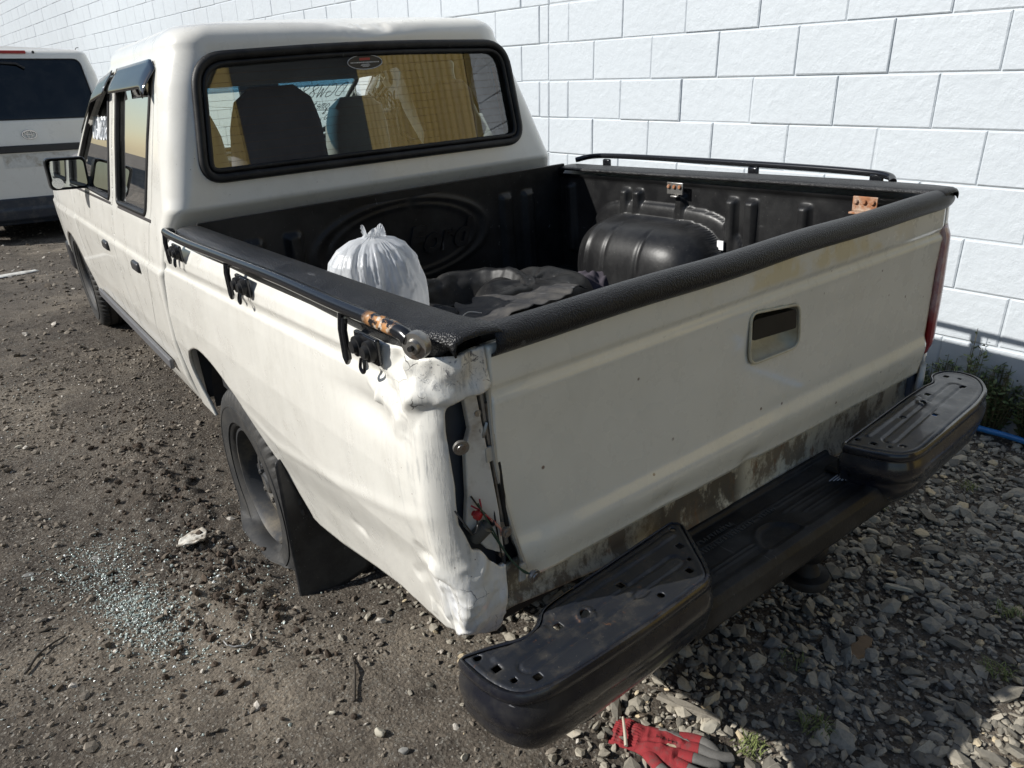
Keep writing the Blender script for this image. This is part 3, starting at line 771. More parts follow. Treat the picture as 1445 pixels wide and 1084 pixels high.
# bulb holders
MB().lathe([(-.022, .0), (-.022, .011), (-.018, .013), (.014, .013), (.016, .009), (.026, .009)], 'Z', (0, 0, 0), 20).build('bulb_holder', simple('socket_grey', (.10, .10, .09), .5, .3), truck, loc=(-.748, .004, .678), rot=(.5, .55, 0))
MB().lathe([(-.006, 0), (-.006, .006), (-.003, .0085), (.004, .0085), (.006, .005), (.010, .005)], 'Y', (0, 0, 0), 7).build('bulb_socket', REDP, truck, loc=(-.756, -.002, .715), rot=(.2, .2, .4))
def wires(name, paths, r_, col):
    m = MB()
    for p in paths: m.tube(catmull(p, 7), r_, 6)
    m.build(name, simple(name + '_paint', col, .45, bump=0), truck)
wires('black_wire', [[(-.800, -.006, .745), (-.792, -.022, .722), (-.780, -.022, .700), (-.765, -.012, .700), (-.757, 0, .712)], [(-.752, .02, .74), (-.742, .01, .715), (-.733, .0, .70), (-.727, 0, .69)], [(-.716, .012, .72), (-.716, .006, .66), (-.714, 0, .60)]], .0016, (.012, .012, .012))
wires('pink_wire', [[(-.740, .0, .708), (-.728, -.004, .690), (-.716, -.004, .672), (-.712, .0, .655)]], .0021, (.55, .26, .2))
wires('red_wire', [[(-.756, .004, .716), (-.744, -.006, .712), (-.735, -.004, .70), (-.724, 0, .688), (-.715, -.004, .672)], [(-.76, .01, .73), (-.748, .0, .722), (-.742, .01, .735)]], .0016, (.35, .02, .03))
wires('green_wire', [[(-.752, 0, .735), (-.744, -.01, .705), (-.735, -.012, .680), (-.720, -.012, .640), (-.704, -.012, .605), (-.685, -.018, .575), (-.670, -.018, .562)], [(-.745, 0, .70), (-.732, -.006, .668), (-.715, -.010, .628), (-.695, -.016, .59), (-.674, -.02, .566)]], .0016, (.02, .055, .035))

# ---- bed liner
def ribs(y, z, ys, w_=.022, zt=.965, zb=.70):
    r = 0
    for yc in ys: r = np.maximum(r, sstep(w_ * (1 + .8 * (zt - z)) , w_ * .55, np.abs(y - yc)) * sstep(zt + .004, zt - .012, z) * sstep(zb - .02, zb, z))
    return r
def liner_wall(side, hz):
    def f(U, V):
        q = np.abs((U - .94) / .31) ** 4.2 + (np.maximum(V - .60, 0) / hz) ** 4.0
        d = .225 * np.clip(1 - q, 0, 1) ** .34 - .007 * gauss(U, .86, .008) * (q < .9) - .007 * gauss(U, 1.02, .008) * (q < .9) + .010 * gauss(U, 1.12, .012) * (q < .95)
        q2 = np.abs((U - .94) / .375) ** 4 + (np.maximum(V - .60, 0) / (hz + .045)) ** 4
        d = np.maximum(d, .028 * np.clip(1 - q2, 0, 1) ** .3)
        d = np.maximum(d, .026 * ribs(U, V, (1.42, 1.11, 1.045, .84, .63, .555, .37, .16)))
        d = d + .018 * sstep(.62, .60, V) + .012 * sstep(.985, 1.0, V)
        return np.stack([side * (.705 - d), U, V], -1)
    return f
panel('liner_side', np.arange(.035, 1.505, .0065), np.arange(.60, 1.008, .006), liner_wall(1, .275), LINER, truck, flip=True)
panel('liner_side', np.arange(.035, 1.505, .012), np.arange(.60, 1.008, .010), liner_wall(-1, .25), LINER, truck)
def front_wall(U, V):
    cx, cz, a, b = -.03, .855, .35, .145
    q = np.sqrt(((U - cx) / a) ** 2 + ((V - cz) / b) ** 2)
    d = .007 * (gauss(q, 1.0, .055) + .8 * gauss(q, .84, .045)) * (1 - gauss(U, .0, .02) * (V > cz))
    for xc in (-.58, -.45, .42, .53): d = np.maximum(d, .02 * sstep(.03, .018, np.abs(U - xc)) * sstep(.96, .94, V))
    return np.stack([U, 1.495 - d, V], -1)
panel('liner_front', np.arange(-.705, .706, .008), np.arange(.60, 1.012, .007), front_wall, LINER, truck)
panel('liner_floor', np.arange(-.70, .701, .01), np.arange(.03, 1.50, .03), lambda U, V: np.stack([U, V, .618 + .006 * sstep(-.3, .3, np.sin(U * 2 * np.pi / .09))], -1), LINER, truck)
MB().box(-.70, .745, .042, .048, .60, 1.0).build('tailgate_liner', LINER, truck, False)
MB().box(-.73, .73, 1.500, 1.60, .985, 1.012).box(-.735, .735, 1.497, 1.512, 1.0, 1.034).build('liner_lip', LINER, truck, False, bevel=.003)
MB().box(-.75, .75, .05, 1.60, .47, .60).build('bed_floor', DARKIN, truck, False)
MB().box(-.45, .45, .15, 1.55, .34, .46).build('chassis_rail', DARKIN, truck, False)
# script lettering moulded into the front of the liner
def text_mesh(body, size, ext, shear=0, bold=0):
    cu = bpy.data.curves.new('txt', 'FONT'); cu.body = body; cu.size = size; cu.extrude = ext; cu.shear = shear; cu.offset = bold
    cu.align_x = 'CENTER'; cu.align_y = 'CENTER'; cu.resolution_u = 4
    ob = bpy.data.objects.new('txt', cu); COL.objects.link(ob); dg = bpy.context.evaluated_depsgraph_get(); dg.update()
    me = bpy.data.meshes.new_from_object(ob.evaluated_get(dg)); bpy.data.objects.remove(ob); return me
def put_text(name, body, size, ext, mat, parent, loc, rot, shear=0, bold=0, scale=(1, 1, 1)):
    me = text_mesh(body, size, ext, shear, bold); me.materials.clear(); me.materials.append(mat)
    o = link(name, me, parent, loc, rot); o.scale = scale; return o
put_text('moulded_lettering', 'Ford', .14, .005, LINER, truck, (.09, 1.491, .84), (math.pi / 2, 0, 0), .35, .004)

# ---- rail caps
def sweep_cap(name, side):
    # centre line (y) with inner/outer x
    ys = list(np.linspace(1.50, .14, 40)) + list(np.linspace(.12, .0, 10))
    P = []
    prof = [(0, -.026), (.012, -.004), (.05, .004), (.2, .0085), (.5, .010), (.8, .006), (.95, -.003), (1, -.016)] if side < 0 else [(0, -.022), (.015, -.006), (.08, .001), (.3, .003), (.6, .003), (.92, .0), (.985, -.004), (1, -.010)]
    for y in ys:
        o_ = np.interp(y, [0, .05, .2, 1.5], [.78, .795, .805, .812]) if side > 0 else np.interp(y, [0, .05, .2, 1.5], [.775, .80, .812, .802])
        i_ = .706 if side > 0 else np.interp(y, [0, .03, .08, .3, 1.5], [.672, .672, .685, .695, .712])
        zc = 1.018 + .006 * sstep(1.5, .2, y)
        if side > 0: zc = zc + .004
        row = []
        for t, h in prof:
            zz = zc + h
            if y < .05 and t < .5: pass
            row.append((side * (o_ + (i_ - o_) * t), y + (.0 if y > .05 else -.0), zz))
        P.append(row)
    # nose turned down over the rear
    last = P[-1]; last[0] = (last[0][0] - side * .002, last[0][1], last[1][2] - .010); P.append([(p[0], p[1] - .010, p[2] - .004) for p in last]); P.append([(p[0] - side * .001, p[1] - .015, p[2] - .010) for p in last])
    m = len(prof); V = [q for row in P for q in row]; F = [(i * m + k, i * m + k + 1, (i + 1) * m + k + 1, (i + 1) * m + k) for i in range(len(P) - 1) for k in range(m - 1)]
    o = MB().add(V, F).build(name, CAPM, truck, angle=60); s = o.modifiers.new('s', 'SOLIDIFY'); s.thickness = .004; s.offset = 0; return o
sweep_cap('rail_cap', -1); sweep_cap('rail_cap', 1)
# tailgate roll cap
def roll_cap():
    prof = []
    for k in range(15):
        a = math.radians(-65 + k * 230 / 14)     # from rear-bottom over the top to the inside
        prof.append((-math.cos(a) * .027 + .008, math.sin(a) * .024 + 1.004))
    prof = [(prof[0][0] + .006, prof[0][1] - .004)] + prof
    V = []; xs = np.linspace(-.700, .792, 70)
    for x in xs:
        k = .0 if x < .70 else (x - .70) / .1
        for (y, z) in prof: V.append((x, y + .02 * k ** 2 + .0015 * math.sin(x * 9), z - .004 * k + .0012 * math.sin(x * 13)))
    m = len(prof); F = [(i * m + k, i * m + k + 1, (i + 1) * m + k + 1, (i + 1) * m + k) for i in range(len(xs) - 1) for k in range(m - 1)]
    o = MB().add(V, F).build('tailgate_cap', CAPM, truck, angle=50); q = o.modifiers.new('s', 'SOLIDIFY'); q.thickness = .004; q.offset = 0; return o

# ---- tie rods with brackets and hooks
def tie_rod(pts, mat, r_=.0105): return MB().tube(catmull(pts, 8), r_, 12).build('tie_rod', mat, truck)
rodm = simple('satin_black_steel', (.014, .015, .018), .22, .4, .2, 20, .05, coat=.3)
def rod_mat():
    t = NT('rod_black_rusting'); y = t.xyz(1)
    m = t.mul(t.mul(t.ramp(y, .03, .05), t.ramp(y, .125, .10)), t.ramp(t.noise(45, 5, .7), .46, .54))
    c = t.mix(m, (.014, .015, .018), (.42, .20, .07)); c = t.mix(t.mul(m, t.ramp(t.noise(80, 3), .55, .6)), c, (.5, .45, .38))
    return t.set(c, t.mul(t.mul(m, .5), .22, 'ADD'), .2, t.bump(m, .3, .001))
tie_rod([(-.806, 1.525, 1.018), (-.828, 1.50, 1.026), (-.838, 1.42, 1.028), (-.840, 1.2, 1.030), (-.842, .8, 1.042), (-.843, .5, 1.050), (-.842, .25, 1.050), (-.838, .10, 1.050), (-.834, .03, 1.047), (-.832, .008, 1.040)], rod_mat(), .0115)
tie_rod([(.80, 1.50, 1.04), (.838, 1.44, 1.052), (.848, 1.3, 1.056), (.85, .9, 1.054), (.85, .5, 1.049), (.848, .27, 1.043), (.835, .20, 1.038), (.81, .175, 1.028)], rodm)
MB().lathe([(-.012, 0), (-.012, .010), (-.006, .012), (-.006, .020), (0, .021), (.008, .021), (.012, 0)], 'X', (0, 0, 0), 24).build('rod_end', METAL, truck, loc=(-.828, -.002, 1.032), rot=(0, 0, .5))
MB().lathe([(-.018, 0), (-.018, .004), (-.010, .005), (-.010, .009), (-.002, .009)], 'X', (0, 0, 0), 14).build('rod_bolt', RUBBER, truck, loc=(-.828, -.002, 1.032), rot=(0, 0, .5))
for i_, (yh, zh) in enumerate(((1.40, 1.0), (.80, 1.005), (.165, 1.012))):
    m = MB().box(-.835, -.826, yh - .045, yh + .035, zh - .045, zh + .0).build('rod_bracket', rodm, truck, bevel=.003)
    for k, dy in enumerate((-.022, .018)):
        MB().lathe([(-.016, 0), (-.016, .010), (-.009, .012), (-.009, .017), (-.002, .018), (.004, .018)], 'X', (-.835, yh + dy - .004, zh - .022), 20).build('bracket_knob', RUBBER, truck)
    MB().tube([(-.842, yh + .055, zh + .028), (-.846, yh + .056, zh + .0), (-.846, yh + .056, zh - .05), (-.846, yh + .050, zh - .057), (-.846, yh + .044, zh - .05), (-.846, yh + .044, zh + .0), (-.842, yh + .044, zh + .02)], .0055, 10).build('rope_hook', rodm, truck)
    MB().tube(catmull([(-.842, yh - .01, zh - .035), (-.845, yh - .012, zh - .055), (-.845, yh - .004, zh - .062), (-.845, yh + .004, zh - .055), (-.842, yh + .002, zh - .04)], 4), .003, 8).build('rope_hook', rodm, truck)
for yb in (1.36, .66, .24):
    MB().box(.835, .850, yb - .02, yb + .02, .985, 1.044).build('rod_bracket', rodm, truck, bevel=.006)
for yb, zz in ((.175, .985), (.85, .982)):      # rusty hook plates on the inside of the right wall
    m = MB().box(.672, .678, yb - .035, yb + .035, zz - .018, zz + .022)
    if yb < .5: m.box(.655, .676, yb - .035, yb + .035, zz - .024, zz - .018)
    else: m.box(.660, .676, yb - .02, yb + .01, zz - .026, zz - .020)
    rp = m.build('hook_plate', RUST if yb < .5 else METAL, truck, bevel=.002)
    for dy in (-.024, 0, .024): MB().lathe([(-.006, 0), (-.006, .005), (-.003, .007), (0, .007)], 'X', (.671, yb + dy, zz + .008), 10).build('plate_bolt', RUST, truck)
tag_w = MB().box(.668, .672, .635, .66, .80, .83).build('paint_flake', simple('white_flake', (.75, .75, .75), .6), truck, False)

# ---- tailgate
def tg_y(x, z):
    y = np.zeros_like(z)
    y = y + .007 * gauss(z, .916, .009) - .002 * gauss(z, .900, .007)
    y = y + .004 * sstep(.90, .80, z) - .010 * sstep(.635, .600, z) * (1 - 0) + .004 * sstep(.60, .545, z)
    y = y + .004 * sstep(.58, .53, z)
    P = np.stack([x, x * 0, z], -1)
    y = y + .0022 * fbm(P, 3.2, 2, 71)
    y = y + .012 * sstep(-.60, -.70, x) * sstep(.85, .60, z)      # bent lower left edge
    y = y + .005 * gauss(x, -.30, .05) * gauss(z, .55, .02) + .008 * gauss(x, -.02, .03) * gauss(z, .54, .015)
    return y
tgL = lambda z: np.interp(z, [.53, .567, .657, .726, .784, .86, 1.0], [-.664, -.668, -.684, -.697, -.705, -.707, -.706])
tgR = lambda z: np.interp(z, [.52, .56, .65, .9, 1.0], [.733, .742, .752, .757, .754])
def tg_fn(U, V):     # U 0..1 across
    x = tgL(V) + U * (tgR(V) - tgL(V)); z = V - .012 * U * (1 - sstep(.53, .6, V))
    return np.stack([x, tg_y(x, V), z], -1)
hx = lambda x, z: ((x - tgL(z)) / (tgR(z) - tgL(z)), z)
HR = rounded([(-.050, .889), (.122, .869), (.133, .768), (-.046, .772)], [.022, .022, .03, .028], 6)
HRU = [tuple(map(float, hx(x, z))) for x, z in densify(HR, .006)]
us = np.linspace(0, 1, 215); vs = np.arange(.533, 1.001, .0068)
# metric snapping needs metric u, so scale u
SU = 1.45
panel('tailgate', us * SU, vs, lambda U, V: tg_fn(U / SU, V), TGP, truck, holes=[[(u * SU, v) for u, v in HRU]], thick=.022, off=-1)
# handle recess: lip, bowl, paddle
HCREAM = simple('recess_cream', (.62, .58, .44), .6, 0, .1, 20, dirt=(.40, .33, .2), dirtamt=.6)
lip = [(x, -.001, z) for x, z in densify(HR, .01)]
MB().tube(lip, .0032, 8, closed=True).build('handle_lip', HCREAM, truck)
c0 = np.array([.04, .825])
rings = []
for k, (s_, d_) in enumerate(((1.0, 0), (.965, .010), (.93, .022), (.86, .030), (.6, .033), (.3, .034), (.02, .034))):
    rings.append([(c0[0] + (x - c0[0]) * s_, d_ + .002, c0[1] + (z - c0[1]) * s_ + (.010 * (k > 1))) for x, z in densify(HR, .01)])
m = len(rings[0]); V = [p for r in rings for p in r]; F = [(i * m + k, i * m + (k + 1) % m, (i + 1) * m + (k + 1) % m, (i + 1) * m + k) for i in range(len(rings) - 1) for k in range(m)]
MB().add(V, F).build('handle_recess', HCREAM, truck, angle=60)
pd = rounded([(-.040, .872), (.112, .860), (.117, .815), (-.040, .826)], .008, 4); n = len(pd)
V = [(x, -.001, z) for x, z in pd] + [(x, .03, z) for x, z in pd]
MB().add(V, [tuple(range(n)), tuple(range(2 * n - 1, n - 1, -1))] + [(k, (k + 1) % n, n + (k + 1) % n, n + k) for k in range(n)]).build('tailgate_handle', black_plastic('handle_black', .010, .1, 300, .1, .45), truck, False)
roll_cap()
# bent edge strip of the tailgate beside the open lamp
MB().tube([(-.709, .004, .93), (-.708, .006, .86), (-.705, .008, .79), (-.697, .010, .73), (-.686, .008, .665), (-.674, .004, .60), (-.668, -.002, .565)], .0042, 6).build('tailgate_edge', INNERB, truck)

# ---- sill under the tailgate
def sill(U, V):
    P = np.stack([U, U * 0, V], -1); y = .036 - .010 * sstep(.40, .37, V) + .003 * fbm(P, 8, 3, 5)
    zb = np.interp(U, [-.68, -.35, -.19, .01, .45, .76], [.47, .43, .405, .385, .372, .41])
    z = .56 - (1 - (V - .36) / .2) * (.56 - zb); return np.stack([U, y, z], -1)
panel('rear_sill', np.arange(-.72, .765, .01), np.arange(.36, .561, .008), sill, SILLP, truck, thick=.01, off=-1)
MB().box(-.70, .74, .06, .09, .42, .56).build('rear_crossmember', DARKIN, truck, False)
MB().box(.755, .80, .02, .07, .38, .56).build('corner_filler', simple('grey_blue_filler', (.12, .14, .18), .5), truck, False, bevel=.01)

# ================================================================== rear bumper
def pad(outline, low, holes, ribs_, name, rnd):
    top = outline
    # steel top plate
    xs = [p[0] for p in top]; ys = [p[1] for p in top]
    us = np.arange(min(xs) - .004, max(xs) + .005, .0035); vs = np.arange(min(ys) - .004, max(ys) + .005, .0035)
    ctr = densify(top, .006)
    def seg_d(U, V, a, b):
        a = np.array(a); b = np.array(b); d = b - a; t = np.clip(((U - a[0]) * d[0] + (V - a[1]) * d[1]) / (d @ d), 0, 1)
        return np.hypot(U - a[0] - t * d[0], V - a[1] - t * d[1])
    def fn(U, V):
        z = np.full(U.shape, .5)
        for (a, b, r_, h) in ribs_:
            q = seg_d(U, V, a, b); z = z + h * sstep(r_, r_ - .004, q)
        _, _, e = snap_nearest(U.ravel(), V.ravel(), ctr); e = e.reshape(U.shape)
        z = z - .004 * sstep(.006, .0, e) + .0015 * gauss(e, .010, .003)
        P = np.stack([U, V, U * 0], -1); z = z + .0012 * fbm(P, 14, 2, 9)
        return np.stack([U, V, z], -1)
    hs = []
    for h in holes:
        x, y, r_ = h[:3]; k = h[3] if len(h) > 3 else 4
        hs.append([(x + r_ * 1.25 * math.cos(math.pi * 2 * i / k + (math.pi / 4 if k == 4 else 0)), y + r_ * 1.25 * math.sin(math.pi * 2 * i / k + (math.pi / 4 if k == 4 else 0))) for i in range(k)])
    panel('step_plate', us, vs, fn, BSTEEL, truck, holes=hs, keep=ctr, thick=.003, off=-1)
    # moulded face around it
    N = 110
    def resample(P):
        P = np.array(P + [P[0]], float); L = np.r_[0, np.cumsum(np.linalg.norm(np.diff(P, axis=0), axis=1))]; t = np.linspace(0, L[-1], N, endpoint=False)
        return np.stack([np.interp(t, L, P[:, 0]), np.interp(t, L, P[:, 1])], 1)
    A = resample(densify(top, .01)); ctr_ = A.mean(0)
    nrm = np.roll(A, -1, 0) - np.roll(A, 1, 0); nrm /= np.linalg.norm(nrm, axis=1)[:, None]; nrm = np.stack([nrm[:, 1], -nrm[:, 0]], 1)
    area = np.sum(A[:, 0] * np.roll(A[:, 1], -1) - np.roll(A[:, 0], -1) * A[:, 1])
    if area < 0: nrm = -nrm
    back = sstep(-.07, -.03, A[:, 1])[:, None]      # the side against the truck stays straight
    prof = [(-.002, .499), (.003, .499), (.006, .494), (.006, .484), (.002, .480), (.003, .474), (.009, .462), (.011, .445), (.009, .428), (.004, .422), (.005, .414), (.001, .39), (-.012, .362), (-.030, .343), (-.040, .338)]
    V = []; 
    for o_, z in prof:
        oo = o_ * (1 - back * .8)
        Q = A + nrm * oo
        if z < .39: Q = Q + (ctr_ - Q) * np.clip((.39 - z) * low, 0, .6)
        for q in Q:
            zz = z + .0 ; V.append((q[0], q[1], zz))
    F = [(i * N + k, i * N + (k + 1) % N, (i + 1) * N + (k + 1) % N, (i + 1) * N + k) for i in range(len(prof) - 1) for k in range(N) if i < 3 or back[k, 0] < .75]
    o = MB().add(V, F).build('bumper_end', BFACE, truck, angle=50); q = o.modifiers.new('s', 'SOLIDIFY'); q.thickness = .004; q.offset = 0
LO = rounded([(-.846, -.046), (-.800, -.058), (-.735, -.083), (-.700, -.074), (-.672, -.046), (-.640, -.040), (-.302, -.013), (-.288, -.030), (-.360, -.150), (-.385, -.182), (-.55, -.192), (-.70, -.192), (-.775, -.190), (-.822, -.172), (-.842, -.12)], [.004, .02, .02, .02, .02, .02, .004, .006, .02, .03, .05, .05, .04, .04, .03], 4)
LH = [(-.350, -.080, .008), (-.368, -.120, .005), (-.394, -.143, .008), (-.519, -.089, .0085), (-.676, -.096, .0085), (-.486, -.157, .006, 10), (-.622, -.105, .008, 12), (-.813, -.105, .008), (-.806, -.143, .006), (-.773, -.162, .008), (-.823, -.065, .006, 8), (-.318, -.034, .005, 8)]
LR = [((-.770, -.132), (-.392, -.108), .020, -.0035), ((-.770, -.132), (-.392, -.108), .014, .003), ((-.800, -.088), (-.70, -.086), .010, .003), ((-.66, -.066), (-.335, -.045), .010, .003), ((-.622, -.105), (-.621, -.104), .020, .004)]
pad(LO, 1.2, LH, LR, 'left', 0)
RO_ = rounded([(.250, -.068), (.60, -.040), (.700, -.036), (.752, -.042), (.800, -.010), (.850, -.022), (.872, -.060), (.860, -.110), (.800, -.155), (.700, -.178), (.48, -.195), (.34, -.204), (.290, -.188), (.262, -.120)], [.006, .04, .02, .02, .02, .02, .02, .03, .04, .05, .05, .04, .03, .02], 4)
RH = [(.292, -.078, .006, 10), (.300, -.114, .008), (.308, -.150, .005), (.333, -.168, .008), (.481, -.092, .008), (.548, -.139, .0075), (.656, -.069, .008), (.773, -.109, .008), (.820, -.079, .005), (.815, -.045, .008), (.60, -.085, .006, 8)]
RR = [((.345, -.132), (.765, -.090), .020, -.0035), ((.345, -.132), (.765, -.090), .014, .003), ((.33, -.085), (.62, -.060), .008, .003), ((.60, -.085), (.601, -.085), .018, .003)]
pad(RO_, 1.2, RH, RR, 'right', 0)
# centre step
def step(U, V):
    # V: 0 back .. 1 rear lip .. 1.6 down the face .. 2 under
    y = np.interp(V, [0, 1, 1.12, 1.25, 1.6, 1.8, 2.0], [.030, -.135, -.152, -.163, -.166, -.158, -.10]); z = np.interp(V, [0, .06, .08, .92, 1.0, 1.12, 1.25, 1.6, 1.8, 2.0], [.412, .412, .402, .402, .407, .405, .392, .350, .334, .332])
    for v0, a, b, h in ((.36, -.28, .26, .004), (.42, -.28, .26, .003), (.56, .02, .25, .004), (.62, .04, .25, .003), (.74, -.27, -.12, .004), (.80, -.27, -.12, .003), (.74, .06, .26, .004), (.80, .07, .26, .003)):
        z = z + h * gauss(V, v0, .018) * sstep(a, a + .01, U) * sstep(b, b - .01, U)
    # arched notch rim over the hitch
    q = np.hypot((U + .06) / .065, (V - 1.0) / .42); z = z + .005 * gauss(q, 1, .09) * (V < 1.0) - .004 * sstep(1, .9, q) * (V < .98)
    y = y + .012 * sstep(.9, .6, np.abs(U + .06) / .1) * (V > 1.2) * 0
    return np.stack([U, y, z], -1)
panel('centre_step', np.arange(-.40, .345, .006), np.linspace(0, 2, 110), step, STEPP, truck)
MB().box(.255, .33, -.125, -.02, .402, .42).build('scuffed_corner', STEPP, truck, bevel=.012)
lt = MB()
for (x0_, x1_, y0_) in ((-.25, -.10, -.014), (-.235, -.05, -.040), (-.03, .03, -.040)):
    x = x0_
    while x < x1_:
        ww = rng.uniform(.004, .008); 
        for q in range(2): lt.box(x + q * ww * .5, x + q * ww * .5 + .0016, y0_ - .006, y0_ + .006, .404, .4052, rot=(0, 0, rng.uniform(-.5, .5)))
        x += ww + .005
lt.build('worn_moulded_marks', simple('faded_grey', (.075, .075, .07), .6), truck, False)['kind'] = 'stuff'
sm = MB()
for k in range(7):
    yy = -.060 - k * .006; sm.box(.215 + .008 * k, .285 + .004 * k - rng.uniform(0, .02), yy - .0014, yy + .0014, .4075, .4083, rot=(0, 0, .06))
sm.build('white_scrape', simple('scrape_white', (.42, .44, .48), .6), truck, False)
MB().box(-.36, .30, -.06, .03, .335, .40).build('bumper_beam', DARKIN, truck, False)
tw = empty('tow_ball', (.09, -.10, .20), truck)
MB().lathe([(0, 0), (0, .052), (.012, .055), (.022, .050), (.026, .030), (.05, .020), (.060, .020), (.066, .030), (.085, .042), (.105, .042), (.122, .032), (.130, .018), (.132, 0)], 'Z', (0, 0, 0), 32).build('ball_cover', RUBBER, tw, angle=50)
MB().box(-.03, .03, -.01, .22, -.02, .006).box(-.04, .04, .12, .22, .0, .14).build('tongue', DARKIN, tw, False, bevel=.004)

# ================================================================== wheels
def wheel(name, x, y, z, side, flat=0, steer=0):
    r = empty(name, (x, y, z), truck)
    sec = [(-.075, .188), (-.092, .198), (-.099, .212), (-.102, .2125), (-.102, .225), (-.105, .250), (-.105, .262), (-.1065, .2625), (-.1065, .268), (-.103, .269), (-.101, .285), (-.092, .305), (-.078, .316), (-.058, .3195), (-.056, .311), (-.050, .311), (-.048, .321), (-.016, .3225), (-.014, .313), (-.008, .313), (-.006, .3225)]
    sec = sec + [(-h, q) for h, q in sec[::-1]]
    n = 360; m = MB().lathe(sec, 'X', (0, 0, 0), n)
    V = np.array(m.v)
    rr = np.hypot(V[:, 1], V[:, 2]); an = np.arctan2(V[:, 2], V[:, 1])
    sh = (np.abs(V[:, 0]) > .055) & (rr > .296)
    blk = (np.sin(an * 60) > .2) & sh; V[blk, 1] *= .972; V[blk, 2] *= .972
    if flat:
        floor = -.195; low = sstep(-.02, -.24, V[:, 2])
        zz = V[:, 2]; cut = sstep(-.12, -.30, zz)
        bul = cut * (rr > .195)
        V[:, 0] += np.sign(V[:, 0]) * bul * .034 * np.sin(np.clip((rr - .19) / .13, 0, 1) * math.pi)
        V[:, 0] += -.010 * bul
        V[:, 2] = np.where((zz < -.17) & (rr > .195), -.17 + (zz + .17) * (.197 - .17) / (.322 - .17), zz)
        V[:, 1] *= 1 + .10 * bul
        P = V * [1, 1, 1]; V[:, 0] += bul * .005 * fbm(P, 22, 2, 3)
    m.v = [tuple(p) for p in V]
    ty = m.build('tyre', TYRE, r, angle=40)
    ty['label'] = 'flat tyre squashed on the ground' if flat else 'dusty tyre'
    s = side
    rp = [(s * .080, .192), (s * .086, .190), (s * .086, .182), (s * .074, .174), (s * .030, .168), (s * .022, .150), (s * .036, .135), (s * .050, .105), (s * .052, .085), (s * .040, .070), (s * .046, .040), (s * .062, .034), (s * .066, .028), (s * .066, 0)]
    rm_ = MB().lathe(rp, 'X', (0, 0, 0), 64)
    ri = rm_.build('rim', RIM, r, angle=30); so_ = ri.modifiers.new('s', 'SOLIDIFY'); so_.thickness = .004
    for k in range(6):
        a = 2 * math.pi * k / 6 + .3
        MB().lathe([(s * .042, .010), (s * .060, .010), (s * .064, .006), (s * .064, 0)], 'X', (0, .058 * math.cos(a), .058 * math.sin(a)), 6).build('wheel_nut', RIM, r, False)
    for k in range(8):
        a = 2 * math.pi * k / 8
        MB().lathe([(s * .047, 0), (s * .047, .015), (s * .036, .017)], 'X', (0, .120 * math.cos(a), .120 * math.sin(a)), 12).build('vent_hole', DARKIN, r, False)
    MB().lathe([(-s * .10, 0), (-s * .10, .06), (s * .02, .06)], 'X', (0, 0, 0), 24).build('hub', DARKIN, r, False)
    return r
wheel('wheel', -.716, 1.21, .264, -1, 1)
wheel('wheel', .716, 1.21, .315, 1)
wheel('wheel', -.722, 4.18, .455, -1)
wheel('wheel', .722, 4.18, .40, 1)
MB().tube([(-.66, 1.21, .27), (.66, 1.21, .31)], .035, 12).build('rear_axle', DARKIN, truck)
# wheel well
well = MB(); N_ = 20; V = []
for xx in (-.772, -.50):
    for k in range(N_ + 1):
        a = math.pi * (k / N_); V.append((xx, 1.225 + .465 * math.cos(a), .37 + .30 * math.sin(a)))
F = [(k, k + 1, N_ + 2 + k, N_ + 1 + k) for k in range(N_)]
well.add(V, F); well.box(-.51, -.50, .76, 1.71, .36, .70); well.build('wheel_well', DARKIN, truck, False)
MB().box(-.78, .78, 1.72, 1.74, .40, 1.0).build('bed_bulkhead', DARKIN, truck, False)
# mud flap: curved rubber sheet behind the rear wheel
def flap(U, V):   # U 0..1 outward->inward, V 0 top..1 bottom
    zt = .47; zb = np.interp(U, [0, .3, 1], [.035, .045, .09]); z = zt + (zb - zt) * V
    x = -.818 + .24 * U - .030 * V
    y = .925 - .07 * V + .02 * np.sin(U * 2.5) * (1 - V) - .02 * U
    return np.stack([x, y, z], -1)
panel('mud_flap', np.linspace(0, 1, 24), np.linspace(0, 1, 30), flap, black_plastic('flap_rubber', .014, .5, 60, .05, .4, (.09, .085, .08)), truck, thick=.005, keep=rounded([(0, 0), (1, 0), (1, .95), (.8, 1), (.12, 1), (.0, .93)], .05, 4))

